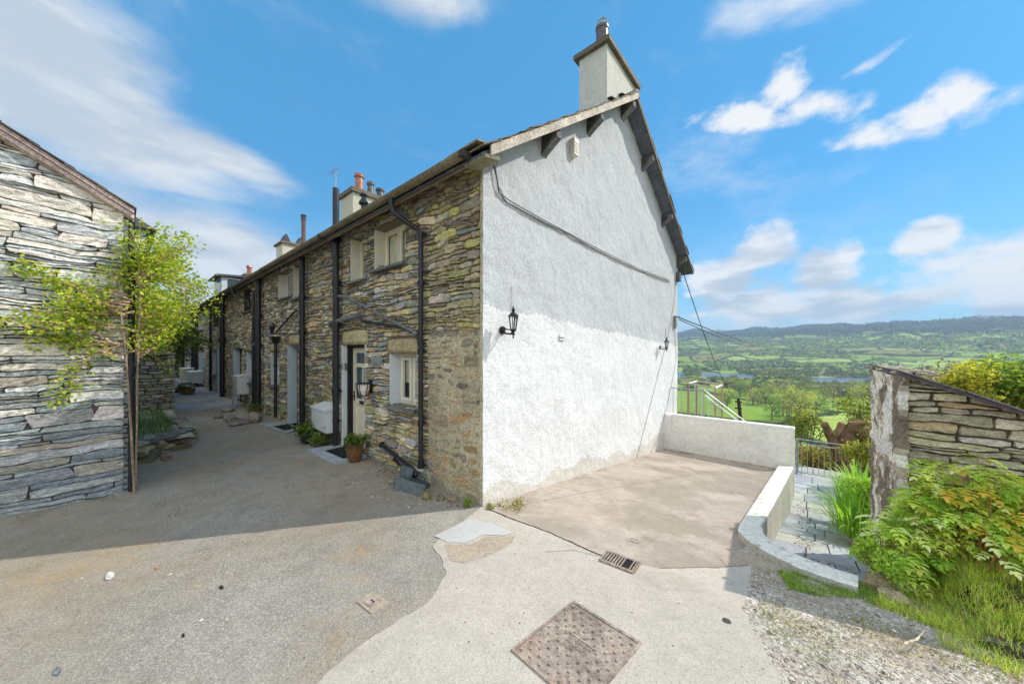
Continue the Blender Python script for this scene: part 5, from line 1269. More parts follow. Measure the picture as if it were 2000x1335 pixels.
for k in range(11):
    if k in (7, 8): continue
    a = .07+k*.085; mb = MB(); mb.hexa([gp2(a, .06, .004), gp2(a+.035, .06, .004), gp2(a+.035, .94, .004), gp2(a, .94, .004), gp2(a, .06, .011), gp2(a+.035, .06, .011), gp2(a+.035, .94, .011), gp2(a, .94, .011)]); mb.build('grate_bar', M_RUST, gg)
mb = MB(); s0 = q2(1240, 1056); mb.hexa([(s0.x+a, s0.y+b_, .05-.12*max(0, s0.y)+zz) for zz in (-.0, .006) for (a, b_) in ((-.05, -.03), (.05, -.03), (.05, .03), (-.05, .03))], S(120, 100, 84)); mb.build('valve_cover', M_RUST, None, origin=(s0.x, s0.y, .04), label='tiny worn valve cover in the brown driveway', cat='utility cover')

# ================================================================== PLANTS
YG = [S(180, 198, 66), S(154, 178, 58), S(198, 208, 78), S(128, 156, 52), S(208, 196, 84)]
def rgrow(rng, p, d, L, r, n, wig, out, minr=.004, droop=0.0):
    pts = [Vector(p)]; d = Vector(d).normalized()
    for i in range(n):
        d = (d + Vector((rng.uniform(-wig, wig), rng.uniform(-wig, wig), rng.uniform(-wig, wig)-droop))).normalized(); pts.append(pts[-1]+d*L/n)
    rr = [max(minr, r*(1-.7*i/n)) for i in range(n+1)]
    out.append(([tuple(q) for q in pts], rr)); return pts
# climber on the barn corner
cl = thing('climbing_shrub', 'twining climber with fresh yellow green leaves on the barn corner', 'climbing plant', (3.9, -2.9, .05))
rng = random.Random(4); nr = np.random.default_rng(4)
B = []; trunk = rgrow(rng, (3.90, -2.86, .05), (0, 0, 1), 3.0, .017, 14, .03, B, .010); trunk = [Vector(q) for q in B[0][0]]
mb = MB()
for (pts, rr) in B: mb.tube(pts, rr, 7, S(150, 130, 112))
t2 = []; rgrow(rng, (3.93, -2.845, .1), (.0, -.0, 1), 2.9, .012, 12, .02, t2, .010)
for (pts, rr) in t2: mb.tube(pts, rr, 6, S(160, 140, 120))
mb.build('stem', M_BARK, cl)
tw = []; tips = []
for k in range(14):      # twigs crossing the wall towards the left
    z = rng.uniform(2.0, 2.75); v = rng.uniform(-3.0, -2.85)
    p = rgrow(rng, (3.9, v, z), (-.15, -1, rng.uniform(-.25, .25)), rng.uniform(.5, 1.5), .011, 9, .30, tw, .003, .01); tips += [(q, .13) for q in p[4:]]
for k in range(60):      # bushy part around the corner and up
    z = rng.uniform(1.9, 3.9)
    p = rgrow(rng, (3.95, -2.82, min(z, 3.0)), (rng.uniform(-.4, .8), rng.uniform(-.15, .9), rng.uniform(-.1, 1.1)), rng.uniform(.35, .95), .008, 7, .22, tw, .003); tips += [(q, .15) for q in p[3:]]
mb = MB()
for (pts, rr) in tw: mb.tube(pts, [q*1.5 for q in rr], 5, S(190, 158, 136), caps=False)
mb.build('twigs', M_BARK, cl)
mb = MB(); P, SZ = [], []
for (q, sp) in tips:
    if rng.random() < .85:
        for k in range(rng.randint(20, 38)): P.append((q.x+rng.gauss(0, sp*.5), q.y+rng.gauss(0, sp*.55), q.z+rng.gauss(0, sp*.45))); SZ.append(rng.uniform(.03, .062))
P = np.array(P); P[:, 0] = np.where((P[:, 1] < -2.92), np.minimum(P[:, 0], 3.96), P[:, 0])
C = np.array(YG)[nr.integers(0, 5, len(P))]*(.7+.6*nr.random((len(P), 1))); mb.leaves(P, np.array(SZ), nr, C, up=.3, wid=.7); mb.build('foliage', M_LEAF, cl)

def bush(name, label, cat, c, r, n, size, cols, seed, sq=(1, 1, .8), up=.35, clumps=9, stems=True, shell=.35, wid=.55, floor=None):
    t = thing(name, label, cat, (c[0], c[1], c[2]-r*sq[2] if floor is None else floor)); rng = random.Random(seed); nr = np.random.default_rng(seed)
    mb = MB(); per = n//clumps
    for k in range(clumps):
        d = Vector((rng.gauss(0, 1), rng.gauss(0, 1), rng.gauss(0, 1))).normalized()*r*rng.uniform(.25, .72)
        cc = (c[0]+d.x*sq[0], c[1]+d.y*sq[1], c[2]+d.z*sq[2]); rr = r*rng.uniform(.32, .58)
        tone = rng.uniform(.8, 1.2); cs = [tuple(x*tone for x in q) for q in cols]
        leafball(mb, cc, rr, per, size, cs, rng, nr, (1, 1, .8), up, shell)
    mb.build('foliage', M_LEAF, t)
    if stems:
        mb = MB(); z0 = c[2]-r*sq[2] if floor is None else floor
        for k in range(7):
            th = rng.uniform(0, 6.28); mb.tube([(c[0]+.1*r*math.cos(th), c[1]+.1*r*math.sin(th), z0-.1), (c[0]+.3*r*math.cos(th), c[1]+.3*r*math.sin(th), lerp(z0, c[2], .6)), (c[0]+.6*r*math.cos(th), c[1]+.6*r*math.sin(th), c[2]+r*.3*sq[2])], [(.02+.01*r)*min(1, r*1.2), (.014+.006*r)*min(1, r*1.2), .006*min(1, r*1.5)], 5, S(120, 100, 84))
        mb.build('stems', M_BARK, t)
    return t
MIDG = [S(120, 138, 62), S(96, 118, 56), S(146, 156, 70), S(88, 104, 60)]
YEL = [S(204, 186, 62), S(182, 178, 66), S(214, 200, 90), S(150, 150, 60), S(128, 136, 64)]
ORN = [S(206, 168, 58), S(190, 142, 60), S(158, 150, 66), S(132, 140, 62), S(120, 96, 66)]
BRN = [S(150, 116, 88), S(128, 104, 78), S(160, 140, 96), S(120, 124, 70)]
def atz(px, py, D): return at(px, py, D)
bush('hedge_shrub', 'yellow leaved hedge shrub behind the shed roof, left clump', 'hedge', atz(1830, 765, 8.6), 1.15, 3600, .10, YEL, 61, floor=-1.2)
bush('hedge_shrub', 'brownish twiggy shrub in the hedge behind the shed', 'hedge', atz(1895, 765, 8.9), 1.2, 3200, .09, BRN+YEL[:2], 62, floor=-1.2)
bush('hedge_shrub', 'bright green hedge shrub at the right edge behind the shed', 'hedge', atz(1985, 765, 8.0), 1.3, 4200, .11, [S(150, 172, 66), S(120, 146, 58), S(190, 190, 80), S(100, 128, 52)], 63, floor=-1.2)
bush('hedge_shrub', 'yellow topped hedge shrub beyond the right hand clump', 'hedge', atz(2080, 770, 8.0), 1.5, 3000, .11, YEL, 64, floor=-1.2)
bush('bramble_bush', 'orange and yellow leaved bush seen through the metal gate', 'bush', atz(1600, 895, 11.2), .95, 3000, .085, ORN, 65, floor=-2.2)
bush('bramble_bush', 'sparse green bush left of the tree stump', 'bush', atz(1575, 830, 13), .95, 1700, .09, MIDG+YEL[:1], 66, floor=-3, clumps=12)
bush('bramble_bush', 'pale green thicket right of the tree stump', 'bush', atz(1690, 800, 12.5), 1.0, 1700, .09, MIDG+YEL[:2], 67, floor=-3, clumps=12)
bush('bramble_bush', 'yellow flowering bush against the shed beyond the path', 'bush', atz(1678, 885, 8.6), .55, 1900, .065, YEL+MIDG[:1], 68, floor=-1.5)
bush('bramble_bush', 'brown stemmed undergrowth between stump and shed', 'bush', atz(1690, 850, 10.5), .8, 1700, .07, BRN, 69, floor=-2)
# far lane greenery
def lp_(px, py, u):      # point on a lane cross-section at distance u
    a = (px-1000)/F; v = (a*(C0[1]+NU[1]*u) - C0[0] - NU[0]*u)/(NV[0]-a*NV[1]); D = C0[1]+NU[1]*u+NV[1]*v; return (u, v, EYE+(HZ-py)/F*D)
bush('lane_bush', 'sunlit yellow green bush overhanging the lane wall beside the climber', 'bush', lp_(300, 625, 12), 1.25, 3400, .10, YG, 71, floor=1.7)
bush('lane_bush', 'deep green bush on the dry stone wall further along the lane', 'bush', lp_(325, 660, 17), 1.6, 2600, .13, MIDG, 72, floor=1.7)
bush('lane_bush', 'pale blossoming bush at the far end of the lane', 'bush', lp_(340, 615, 30), 2.8, 2600, .2, [S(196, 180, 156), S(160, 160, 110), S(180, 168, 140), S(120, 132, 76)], 73, floor=2)
bush('lane_bush', 'shadowed green bush filling the gap at the end of the lane', 'bush', lp_(350, 690, 31.5), 2.2, 2200, .2, [S(140, 160, 86), S(120, 136, 76)], 74, floor=.2)
# clump by path (strap leaves)
def strap(mb, c, n, L, cols, rng, spread=.8, w=.018, seg=4):
    for k in range(n):
        th = rng.uniform(0, 2*math.pi); r0 = rng.uniform(0, .25)*spread; l = L*rng.uniform(.55, 1.15); lean = rng.uniform(.15, 1.0)
        b0 = Vector((c[0]+r0*math.cos(th)*1.2, c[1]+r0*math.sin(th)*1.2, c[2])); vs = []
        pr = Vector((-math.sin(th), math.cos(th), 0))
        for i in range(seg+1):
            t = i/seg; q = b0+Vector((math.cos(th), math.sin(th), 0))*(lean*l*t*t*.9)+Vector((0, 0, l*(t-.38*lean*t*t*1.5))); ww = w*(1-t**1.6)*.5+.0008
            vs += [tuple(q-pr*ww), tuple(q+pr*ww)]
        mb.add(vs, [(2*i, 2*i+1, 2*i+3, 2*i+2) for i in range(seg)], jit(rng.choice(cols), rng, .2, .05))
rng = random.Random(15)
cp = thing('leafy_clump', 'lush bright green strap leaved clump beside the sunken path beyond the shed', 'plant', (-3.9, 5.8, -.9))
mb = MB()
for (u, v, z) in ((-3.75, 5.3, -1.0), (-3.95, 5.9, -.85), (-3.9, 6.6, -.9), (-4.2, 5.6, -.8), (-3.7, 4.8, -.95)): strap(mb, (u, v, z), 130, .8, [S(160, 200, 74), S(138, 184, 64), S(186, 210, 90), S(110, 156, 60)], rng, 1.0, .03)
mb.build('leaves', M_LEAF, cp)
bush('leafy_bush', 'fresh green bush growing against the shed corner behind the strap leaves', 'bush', (-4.1, 5.2, -.35), .5, 2000, .06, [S(160, 196, 72), S(130, 168, 62), S(190, 206, 90)], 75, floor=-.9)
# tree stump
st = thing('tree_stump', 'split brown tree stump with upturned limbs beyond the gate', 'tree stump', atz(1650, 930, 10.5))
mb = MB(); s_ = atz(1645, 925, 10.5); rng = random.Random(3)
def limb(pts, rr, col=S(128, 100, 72)):
    P = [Vector(a) for a in pts]; out = []; R2 = []
    for i in range(len(P)-1):
        for k in range(4): out.append(P[i].lerp(P[i+1], k/4)+Vector((rng.uniform(-.02, .02),)*3)); R2.append(lerp(rr[i], rr[i+1], k/4)*rng.uniform(.88, 1.12))
    out.append(P[-1]); R2.append(rr[-1]); mb.tube([tuple(q) for q in out], R2, 10, col)
limb([s_, atz(1640, 885, 10.5), atz(1622, 848, 10.5), atz(1612, 828, 10.4)], [.22, .18, .12, .09]); limb([atz(1648, 900, 10.5), atz(1652, 860, 10.4), atz(1668, 832, 10.4), atz(1690, 824, 10.4)], [.20, .17, .14, .05]); limb([atz(1640, 890, 10.5), atz(1640, 850, 10.6), atz(1648, 826, 10.6)], [.15, .13, .10], S(168, 134, 96))
mb.build('wood', M_BARK, st)

# astilbe-like foreground mass: toothed compound fronds
def frond(mb, base, d, L, cols, rng, droop=.5, lw=.05, tone=1.0):
    d = Vector(d).normalized(); side = d.cross(Vector((0, 0, 1))).normalized(); n = 4; pts = []
    p = Vector(base); dd = d.copy()
    for i in range(n+1): pts.append(p.copy()); dd = (dd+Vector((0, 0, -droop/n))).normalized(); p = p+dd*L/n
    col = jit(rng.choice(cols), rng, .18, .05); col = tuple(c*tone for c in col); V, Fc = [], []
    def leaflet(o, dr, l, w):
        nrm = dr.cross(Vector((0, 0, 1))); nrm = nrm.normalized() if nrm.length > 1e-3 else side
        k = len(V); up = Vector((0, 0, l*.10))
        seq = [(0, 0), (.25, .55), (.32, .42), (.55, .50), (.62, .36), (.8, .26), (1, 0)]
        for (t, ww) in seq: V.append(tuple(o+dr*l*t+nrm*w*ww+up*(ww > 0)))
        for (t, ww) in seq[1:-1]: V.append(tuple(o+dr*l*t-nrm*w*ww+up*(ww > 0)))
        V.append(tuple(o+dr*l*.5)); m_ = k+12
        ring = [k+i for i in range(7)]+[k+11, k+10, k+9, k+8, k+7]
        for i in range(12): Fc.append((m_, ring[i], ring[(i+1) % 12]))
    for i in range(2, n+1):
        t = i/n; q = pts[i]; dl = (pts[i]-pts[i-1]).normalized(); l = L*.46*(1.2-t*.45)
        for sg in (-1, 1):
            dr = (dl*.55+side*sg*.9+Vector((0, 0, rng.uniform(-.15, .12)))).normalized(); leaflet(q, dr, l, l*.62)
    leaflet(pts[-1], dd, L*.42, L*.26)
    mb.add(V, Fc, col)
    return pts
def frondplant(name, label, cat, c, n, H, spread, cols, seed, stemc=S(176, 130, 80), lsz=.155):
    t = thing(name, label, cat, c); rng = random.Random(seed); mb = MB(); ms = MB()
    for k in range(n):
        th = rng.uniform(0, 2*math.pi); h = H*rng.uniform(.4, 1.08); r_ = spread*math.sqrt(rng.random())
        tip = Vector((c[0]+r_*math.cos(th), c[1]+r_*math.sin(th), c[2]+h*(1-.35*(r_/spread)**2))); b0 = Vector((c[0]+r_*.75*math.cos(th), c[1]+r_*.75*math.sin(th), c[2]))
        mid = b0.lerp(tip, .5)+Vector((0, 0, h*.08)); ms.tube([tuple(b0), tuple(mid), tuple(tip)], [.0035, .003, .002], 5, jit(stemc, rng, .2))
        tone = 1.0
        for j in range(4):
            a = th+(j-1.5)*1.1+rng.uniform(-.4, .4); frond(mb, tip, (math.cos(a), math.sin(a), rng.uniform(.0, .45)), lsz*rng.uniform(.75, 1.25), cols, rng, .9, tone=tone)
    mb.build('leaves', M_LEAF, t); ms.build('stems', M_BARK, t)
    return t
AST = [S(206, 222, 104), S(184, 208, 90), S(222, 230, 126), S(162, 194, 80), S(236, 240, 180)]
ASTO = [S(226, 196, 92), S(232, 172, 92), S(206, 206, 92), S(190, 200, 86)]
for (px, D, top, n, sp, cols, sd, lab) in (
        (1900, 2.98, 890, 75, .34, AST+ASTO[2:]+ASTO[:1], 81, 'tall feathery leaved plant against the shed wall, with golden leaf tips'),
        (1800, 3.12, 965, 60, .24, AST, 82, 'feathery green plant at the near left corner of the shed'),
        (2010, 2.85, 935, 70, .32, AST+ASTO[2:], 83, 'dense feathery plant at the right edge of the bed'),
        (1880, 2.90, 990, 50, .26, AST, 84, 'low feathery plant in the middle of the bed'),
        (1745, 3.10, 1010, 26, .15, AST, 90, 'small feathery plant beside the rounded shrub')):
    x = (px-1000)/F*D; u, v = UV(x, D); z = hn(u, v)-.02; ztop = EYE+(HZ-top)/F*D
    frondplant('feathery_plant', lab, 'plant', (u, v, z), n, ztop-z, sp, cols, sd, lsz=.125)
bush('low_shrub', 'small rounded leafy shrub over the end of the sunken path', 'shrub', (-3.62, 1.52, .10), .24, 2300, .038, [S(170, 196, 80), S(142, 174, 66), S(192, 208, 92)], 85, sq=(1.1, 1.35, .75), floor=-.15, wid=.8)
bush('low_shrub', 'green groundcover shrub linking the path end to the feathery bed', 'shrub', (-3.80, 1.80, .08), .26, 2200, .040, [S(160, 188, 76), S(136, 166, 64), S(184, 200, 86)], 86, sq=(1.2, 1.2, .7), floor=-.1, wid=.8)
bush('low_shrub', 'small green weed at the foot of the cottage corner', 'weed', (.12, -.14, .09), .10, 240, .03, [S(150, 180, 60), S(120, 150, 52)], 87, sq=(1.2, 1, .6), stems=False, clumps=4)
bush('low_shrub', 'mossy brown green weeds along the foot of the white gable', 'weed', (-.28, .28, .03), .20, 420, .028, [S(150, 146, 84), S(128, 136, 66), S(168, 138, 96)], 88, sq=(1, 1.4, .22), stems=False, clumps=6)
bush('low_shrub', 'tuft of green weed in the concrete joint by the corner', 'weed', (-.14, .0, .06), .08, 140, .026, [S(140, 150, 70), S(120, 136, 60)], 89, sq=(1.3, 1, .5), stems=False, clumps=3)
rockt('squared brown rock at the end of the low kerb wall', -3.60, 1.42, .10, S(160, 144, 112), (1, .9, 1.2), -.16)
rockt('buff pointed stone under the small rounded shrub', -3.66, 1.25, .08, S(174, 160, 130), (1.2, .9, .6), -.09)
rockt('flat grey stone in the bed below the feathery plants', -4.1, 1.25, .10, S(160, 152, 136), (1.4, 1, .35), -.10)
rockt('dark stone half hidden at the edge of the grass', -3.95, 1.12, .05, S(130, 120, 104), (1.2, .8, .5), -.09)
rockt('mossy ledge stone at the path side below the shed corner', -3.78, 4.3, .18, S(140, 136, 96), (.8, 1.6, .5), -1.0)
p = GP(1420, 1213); rockt('small dark stone lying on the pale concrete', p[0], p[1], .022, S(110, 100, 92), (1.3, .8, .5), .055)
for (px, py, L, col, lab) in ((214, 1124, .10, S(226, 220, 208), 'long white slate chip on the sunlit tarmac'), (305, 1109, .05, S(214, 150, 110), 'orange stone fragment on the sunlit tarmac'), (432, 1147, .05, S(60, 54, 48), 'dark twig fragment on the sunlit tarmac'), (112, 1310, .07, S(120, 124, 124), 'grey and white slate piece near the bottom left'), (358, 1240, .03, S(50, 46, 44), 'small black pebble on the foreground tarmac')):
    p = GP(px, py); rockt(lab, p[0], p[1], L*.55, col, (1.3, .4, .10), .052, 'stone_chip', rr=.5)
mb = MB(); pts = [GP(1766, 1273), GP(1790, 1268), GP(1806, 1255)]; mb.tube([(a, b_, .062) for a, b_ in pts], [.006, .006, .003], 6, S(214, 196, 166)); mb.build('dry_stick', M_BARK, None, origin=(pts[0][0], pts[0][1], .06), label='pale bent dry stick on the gravel near the grass', cat='stick')

for i, (px, py, lab) in enumerate(((1990, 1050, 'upper of two yellow dandelions in the grass at the right edge'), (1980, 1076, 'lower of two yellow dandelions in the grass at the right edge'))):
    D = 2.75; u, v, z = at(px, py, D); t = thing('dandelion', lab, 'flower', (u, v, z-.1))
    mb = MB(); mb.tube([(u, v, z-.14), (u, v, z)], .003, 5, S(150, 170, 80)); mb.build('stalk', M_LEAF, t)
    mb = MB(); nr2 = np.random.default_rng(i); d = nr2.normal(size=(60, 3)); d[:, 2] = np.abs(d[:, 2])*.5; mb.leaves(np.tile((u, v, z), (60, 1)), np.full(60, .022), nr2, np.tile(S(250, 205, 40), (60, 1)), D=d); mb.build('petals', M_LEAF, t)
# grass and gravel: uncountable
rng = random.Random(31); nr = np.random.default_rng(31)
def inpoly(x, y, P):
    c = False; j = len(P)-1
    for i in range(len(P)):
        if (P[i][1] > y) != (P[j][1] > y) and x < (P[j][0]-P[i][0])*(y-P[i][1])/(P[j][1]-P[i][1])+P[i][0]: c = not c
        j = i
    return c
GR = [GP(1700, 1180), GP(1790, 1215), GP(1900, 1248), GP(2040, 1290), GP(2120, 1200), GP(2120, 1060), GP(1950, 1075), GP(1850, 1090), GP(1770, 1100), GP(1740, 1150)]
GR2 = [GP(1520, 1115), GP(1600, 1125), GP(1700, 1140), GP(1760, 1160), GP(1700, 1185), GP(1600, 1165), GP(1540, 1150)]
def gz(u, v, base=.05):
    g = base-(.12*min(max(v, 0), 1.5) if u < 0 else 0)
    return max(g, hn(u, v)-.06) if u < -3.8 and v > 0 else g
def blades(mb, P, n, L, cols, base=.05):
    x0, x1 = min(p[0] for p in P), max(p[0] for p in P); y0, y1 = min(p[1] for p in P), max(p[1] for p in P); k = 0; tries = 0
    while k < n and tries < n*30:
        tries += 1; u, v = rng.uniform(x0, x1), rng.uniform(y0, y1)
        if not inpoly(u, v, P): continue
        dn = mn.noise(Vector((u*2.6, v*2.6, 4)))+.5*mn.noise(Vector((u*8, v*8, 2)))
        if dn < rng.uniform(-.55, .25): continue
        k += 1; l = L*rng.uniform(.35, 1.15)*(1+.9*max(0, dn)); th = rng.uniform(0, 2*math.pi); lean = rng.uniform(.1, .95)
        pr = Vector((-math.sin(th), math.cos(th), 0)); vs = []; w = .0035+.02*l*.3
        for i in range(4):
            t = i/3; q = Vector((u, v, gz(u, v, base)))+Vector((math.cos(th), math.sin(th), 0))*lean*l*t*t+Vector((0, 0, l*(t-.45*lean*t*t))); ww = w*(1-t**1.5)*.5+.0004; vs += [tuple(q-pr*ww), tuple(q+pr*ww)]
        mb.add(vs, [(0, 1, 3, 2), (2, 3, 5, 4), (4, 5, 7, 6)], jit(rng.choice(cols), rng, .2, .06))
GC = [S(222, 236, 96), S(206, 226, 88), S(234, 238, 116), S(162, 192, 70), S(230, 216, 150), S(200, 176, 116), S(150, 176, 70)]
mb = MB(); blades(mb, GR, 22000, .08, GC); blades(mb, [(-3.8, .7), (-6, .2), (-6, 2.1), (-3.85, 2.1)], 15000, .06, GC); blades(mb, [GP(1820, 1075), GP(2120, 1120), GP(2120, 1000), GP(1990, 990)], 3800, .14, GC)
BZ = 1; blades(mb, GR2, 5200, .04, [S(150, 176, 78), S(130, 158, 66), S(170, 188, 84)])
blades(mb, [GP(1480, 1160), GP(1700, 1190), GP(1990, 1290), GP(1990, 1335), GP(1600, 1335), GP(1500, 1240)], 1500, .025, [S(150, 160, 70), S(130, 140, 60), S(170, 156, 90)])
blades(mb, [(6.3, -2.9), (6.9, -2.2), (10.6, -2.2), (10.6, -2.9)], 2500, .22, [S(90, 130, 56), S(110, 146, 60), S(74, 108, 50)], base=.28)
for (px, py) in ((60, 1010), (200, 975), (300, 990), (350, 1000), (640, 930), (760, 930)):
    a = GP(px, py); blades(mb, [(a[0]-.2, a[1]-.12), (a[0]+.2, a[1]-.12), (a[0]+.2, a[1]+.12), (a[0]-.2, a[1]+.12)], 45, .03, [S(120, 140, 60), S(100, 120, 54)])
mb.build('grass', M_LEAF, None, origin=(-5, 0, .05), kind='stuff', label='bright green and yellow grass tufts on the gravelly verge', cat='grass')
mb = MB(); GA = [GP(1465, 1110), GP(1455, 1190), GP(1500, 1290), GP(1560, 1400), (-5.5, -2.5), GP(2080, 1335), GP(2080, 1100), GP(1700, 1150)]
x0, x1 = min(p[0] for p in GA), max(p[0] for p in GA); y0, y1 = min(p[1] for p in GA), max(p[1] for p in GA); k = 0
oct_ = np.array([(1, 0, 0), (0, 1, 0), (-1, 0, 0), (0, -1, 0), (0, 0, 1), (0, 0, -1)], float); of = np.array([(0, 1, 4), (1, 2, 4), (2, 3, 4), (3, 0, 4), (1, 0, 5), (2, 1, 5), (3, 2, 5), (0, 3, 5)])
def chips(mb, n, poly, s0, s1, cols, thr=-.2, base=.052):
    k = 0; x0, x1 = min(p[0] for p in poly), max(p[0] for p in poly); y0, y1 = min(p[1] for p in poly), max(p[1] for p in poly); VV_, FF, CC = [], [], []; tries = 0
    while k < n and tries < n*20:
        tries += 1; u, v = rng.uniform(x0, x1), rng.uniform(y0, y1)
        if not inpoly(u, v, poly) or mn.noise(Vector((u*1.7, v*1.7, 8))) < rng.uniform(thr, thr+.4): continue
        s_ = rng.uniform(s0, s1)*(2.0 if rng.random() < .04 else 1); th = rng.uniform(0, 6.28); c, s2 = math.cos(th), math.sin(th)
        V = oct_*np.array([s_*rng.uniform(.7, 1.6), s_*rng.uniform(.5, 1), s_*rng.uniform(.25, .5)])+nr.normal(size=(6, 3))*s_*.12
        V = np.stack([V[:, 0]*c-V[:, 1]*s2+u, V[:, 0]*s2+V[:, 1]*c+v, V[:, 2]+base-.12*min(max(v, 0), 1.5 if u < -2.75 else 9)+s_*.1], 1)
        VV_.append(V); FF.append(of+6*k); CC.append(np.tile(jit(rng.choice(cols), rng, .2, .03), (8, 1))); k += 1
    mb.add(np.concatenate(VV_), np.concatenate(FF), np.concatenate(CC))
GRC = [S(206, 196, 182), S(184, 172, 158), S(164, 154, 144), S(192, 172, 148), S(218, 208, 194), S(140, 128, 116)]
chips(mb, 16000, GA, .004, .011, GRC, -.5)
chips(mb, 900, [(4.0, -2.9), (3.6, -1.2), (-2.6, -2.6), (-2.0, -3.4), (3.9, -3.1)], .003, .007, GRC, -.3, .051)
chips(mb, 2600, [GP(0, 1100), GP(900, 1010), GP(860, 1160), GP(640, 1330), GP(0, 1330), (-1, -6)], .0015, .0045, GRC+[S(90, 84, 78)], -.6, .051)
chips(mb, 420, [(2.6, -.3), (.3, -.15), (.2, -.6), (2.4, -1.0)], .006, .014, GRC+[S(150, 110, 80)], -.2, .051)
chips(mb, 500, [GP(1050, 975), GP(1300, 890), GP(1500, 930), GP(1440, 1090), GP(1200, 1070)], .002, .006, [S(90, 80, 70), S(120, 104, 88)], -.3, .049)
mb.build('gravel_chips', M_STONE, None, origin=(-4, 0, .05), kind='stuff', label='loose pale slate chippings scattered over the gravel ground', cat='gravel')
mb = MB(); P = []
for (u0, u1, v0, v1, n, fn) in ((-.05, -2.6, 7.2, 7.42, 260, 0), (-3.0, -3.2, 2.0, 7.2, 240, 1), (.15, 2.6, -.35, -.08, 200, 0), (-3.0, -3.8, 2.0, 2.9, 120, 1)):
    for k in range(n):
        u, v = rng.uniform(u0, u1), rng.uniform(v0, v1)
        if rng.random() > .3+1.2*max(0, mn.noise(Vector((u*3, v*3, 1)))+.2): continue
        P.append((u, v, (path_z(v)+.012 if fn else .05-.12*max(v, 0)+.008)))
P = np.array(P); mb.leaves(P, .02+.03*nr.random(len(P)), nr, np.array([S(150, 110, 84), S(120, 88, 66), S(170, 134, 100)])[nr.integers(0, 3, len(P))], up=-.0, D=nr.normal(size=(len(P), 3))*np.array([1, 1, .12])+np.array([0, 0, .08]))
mb.build('fallen_leaves', M_LEAF, None, origin=(-2, 5, -.5), kind='stuff', label='dry brown fallen leaves gathered in the corners of the drive and path', cat='leaf litter')

# ================================================================== VALLEY
def tree_proto(name, H, W_, cols, seed, trunkc=S(110, 96, 84), n=750, leaf=.75, bare=0.0, label='', group=''):
    rng = random.Random(seed); nr = np.random.default_rng(seed); t = thing(name, label, 'tree', (0, 0, 0), group); mb = MB()
    nc = 16
    for k in range(nc):
        th = rng.uniform(0, 6.28); zz = rng.uniform(.28, .92); rr = W_*.5*math.sqrt(max(.05, 1-((zz-.55)/.5)**2))*rng.uniform(.3, .85)
        tone = rng.uniform(.72, 1.25); cs = [tuple(x*tone for x in q) for q in cols]
        leafball(mb, (rr*math.cos(th), rr*math.sin(th), H*zz), W_*rng.uniform(.15, .26), n//nc, leaf, cs, rng, nr, (1, 1, .85), .3, .3)
    mb.build('crown', M_LEAF, t)
    mb = MB(); mb.tube([(0, 0, -.8), (.1, 0, H*.3), (0, .1, H*.6)], [H*.028, H*.02, H*.01], 7, trunkc)
    for k in range(6): th = k+rng.random(); mb.tube([(0, 0, H*(.25+.05*k)), (W_*.25*math.cos(th), W_*.25*math.sin(th), H*(.45+.06*k)), (W_*.4*math.cos(th), W_*.4*math.sin(th), H*(.55+.06*k))], [H*.012, H*.008, H*.003], 5, trunkc)
    mb.build('trunk', M_BARK, t)
    return t
KIND = [('yellow green spring tree among the valley fields', [S(186, 188, 98), S(166, 174, 86), S(200, 196, 112)], 13, 13),
        ('deeper green tree among the valley fields', [S(108, 138, 72), S(92, 122, 62), S(126, 150, 82)], 15, 12),
        ('brownish budding tree among the valley fields', [S(176, 162, 122), S(160, 148, 108), S(188, 174, 134)], 12, 13),
        ('olive toned tree among the valley fields', [S(158, 162, 90), S(140, 148, 82), S(172, 170, 98)], 14, 14)]
protos = [tree_proto('valley_tree', H, W_, c, 200+i, label=l, group=l.replace('tree', 'trees')) for i, (l, c, H, W_) in enumerate(KIND)]
used = [False]*4
rng = random.Random(55)
spots = []
for (x0, x1, y0, y1, n, s0, s1) in ((1500, 1600, 806, 822, 7, .8, 1.2), (1400, 1600, 786, 800, 20, .8, 1.1), (1600, 1720, 780, 790, 6, .8, 1.1), (1440, 1720, 764, 776, 26, .8, 1.15), (1330, 1580, 752, 760, 20, .7, 1.0), (1555, 1585, 818, 828, 2, 1.3, 1.4)):
    for k in range(n): spots.append((rng.uniform(x0, x1), rng.uniform(y0, y1), rng.uniform(s0, s1)))
for (px, py, s_) in spots:
    h = far_hit(px, py)
    if not h: continue
    k = rng.choices([0, 1, 2, 3], [4, 2, 3, 4])[0]; z = hn(*h)-.3
    if used[k]: dup(protos[k], (h[0], h[1], z), rot=rng.uniform(0, 6.28), scale=s_*1.2)
    else:
        used[k] = True; x, y, _ = W(*h); protos[k].location = (x, y, z); protos[k].scale = (s_*1.2,)*3
# distant woodland as one mass
nr = np.random.default_rng(91); rng = random.Random(91); mb = MB(); CV, CC = [], []
for _ in range(30000):
    az = rng.uniform(22, 60); r = math.exp(rng.uniform(math.log(420), math.log(3500)))
    x, y = math.sin(R(az))*r, math.cos(R(az))*r; rr = x*.68+y*.73
    if rr < 560: continue
    u, v = UV(x, y); z = hn(u, v)
    if z < -58.9: continue
    f = mn.noise(Vector((x/260, y/260, 1)))+.6*mn.noise(Vector((x/90, y/90, 5)))
    sl = mn.noise(Vector((x/520, y/520, 11)))
    if z > 88 + 50*sl: kind = 2; thr = -.5
    elif rr > 1150: kind = 0; thr = .26-.62*min(1, max(0, (z+40)/110))-.30*sl
    else: kind = 1; thr = .02
    hedge = abs(mn.noise(Vector((x/130, y/130, 21)))) < .035
    if f < thr and not (hedge and rng.random() < .6): continue
    CV.append((u, v, z, kind, r))
print('woodland crowns', len(CV))
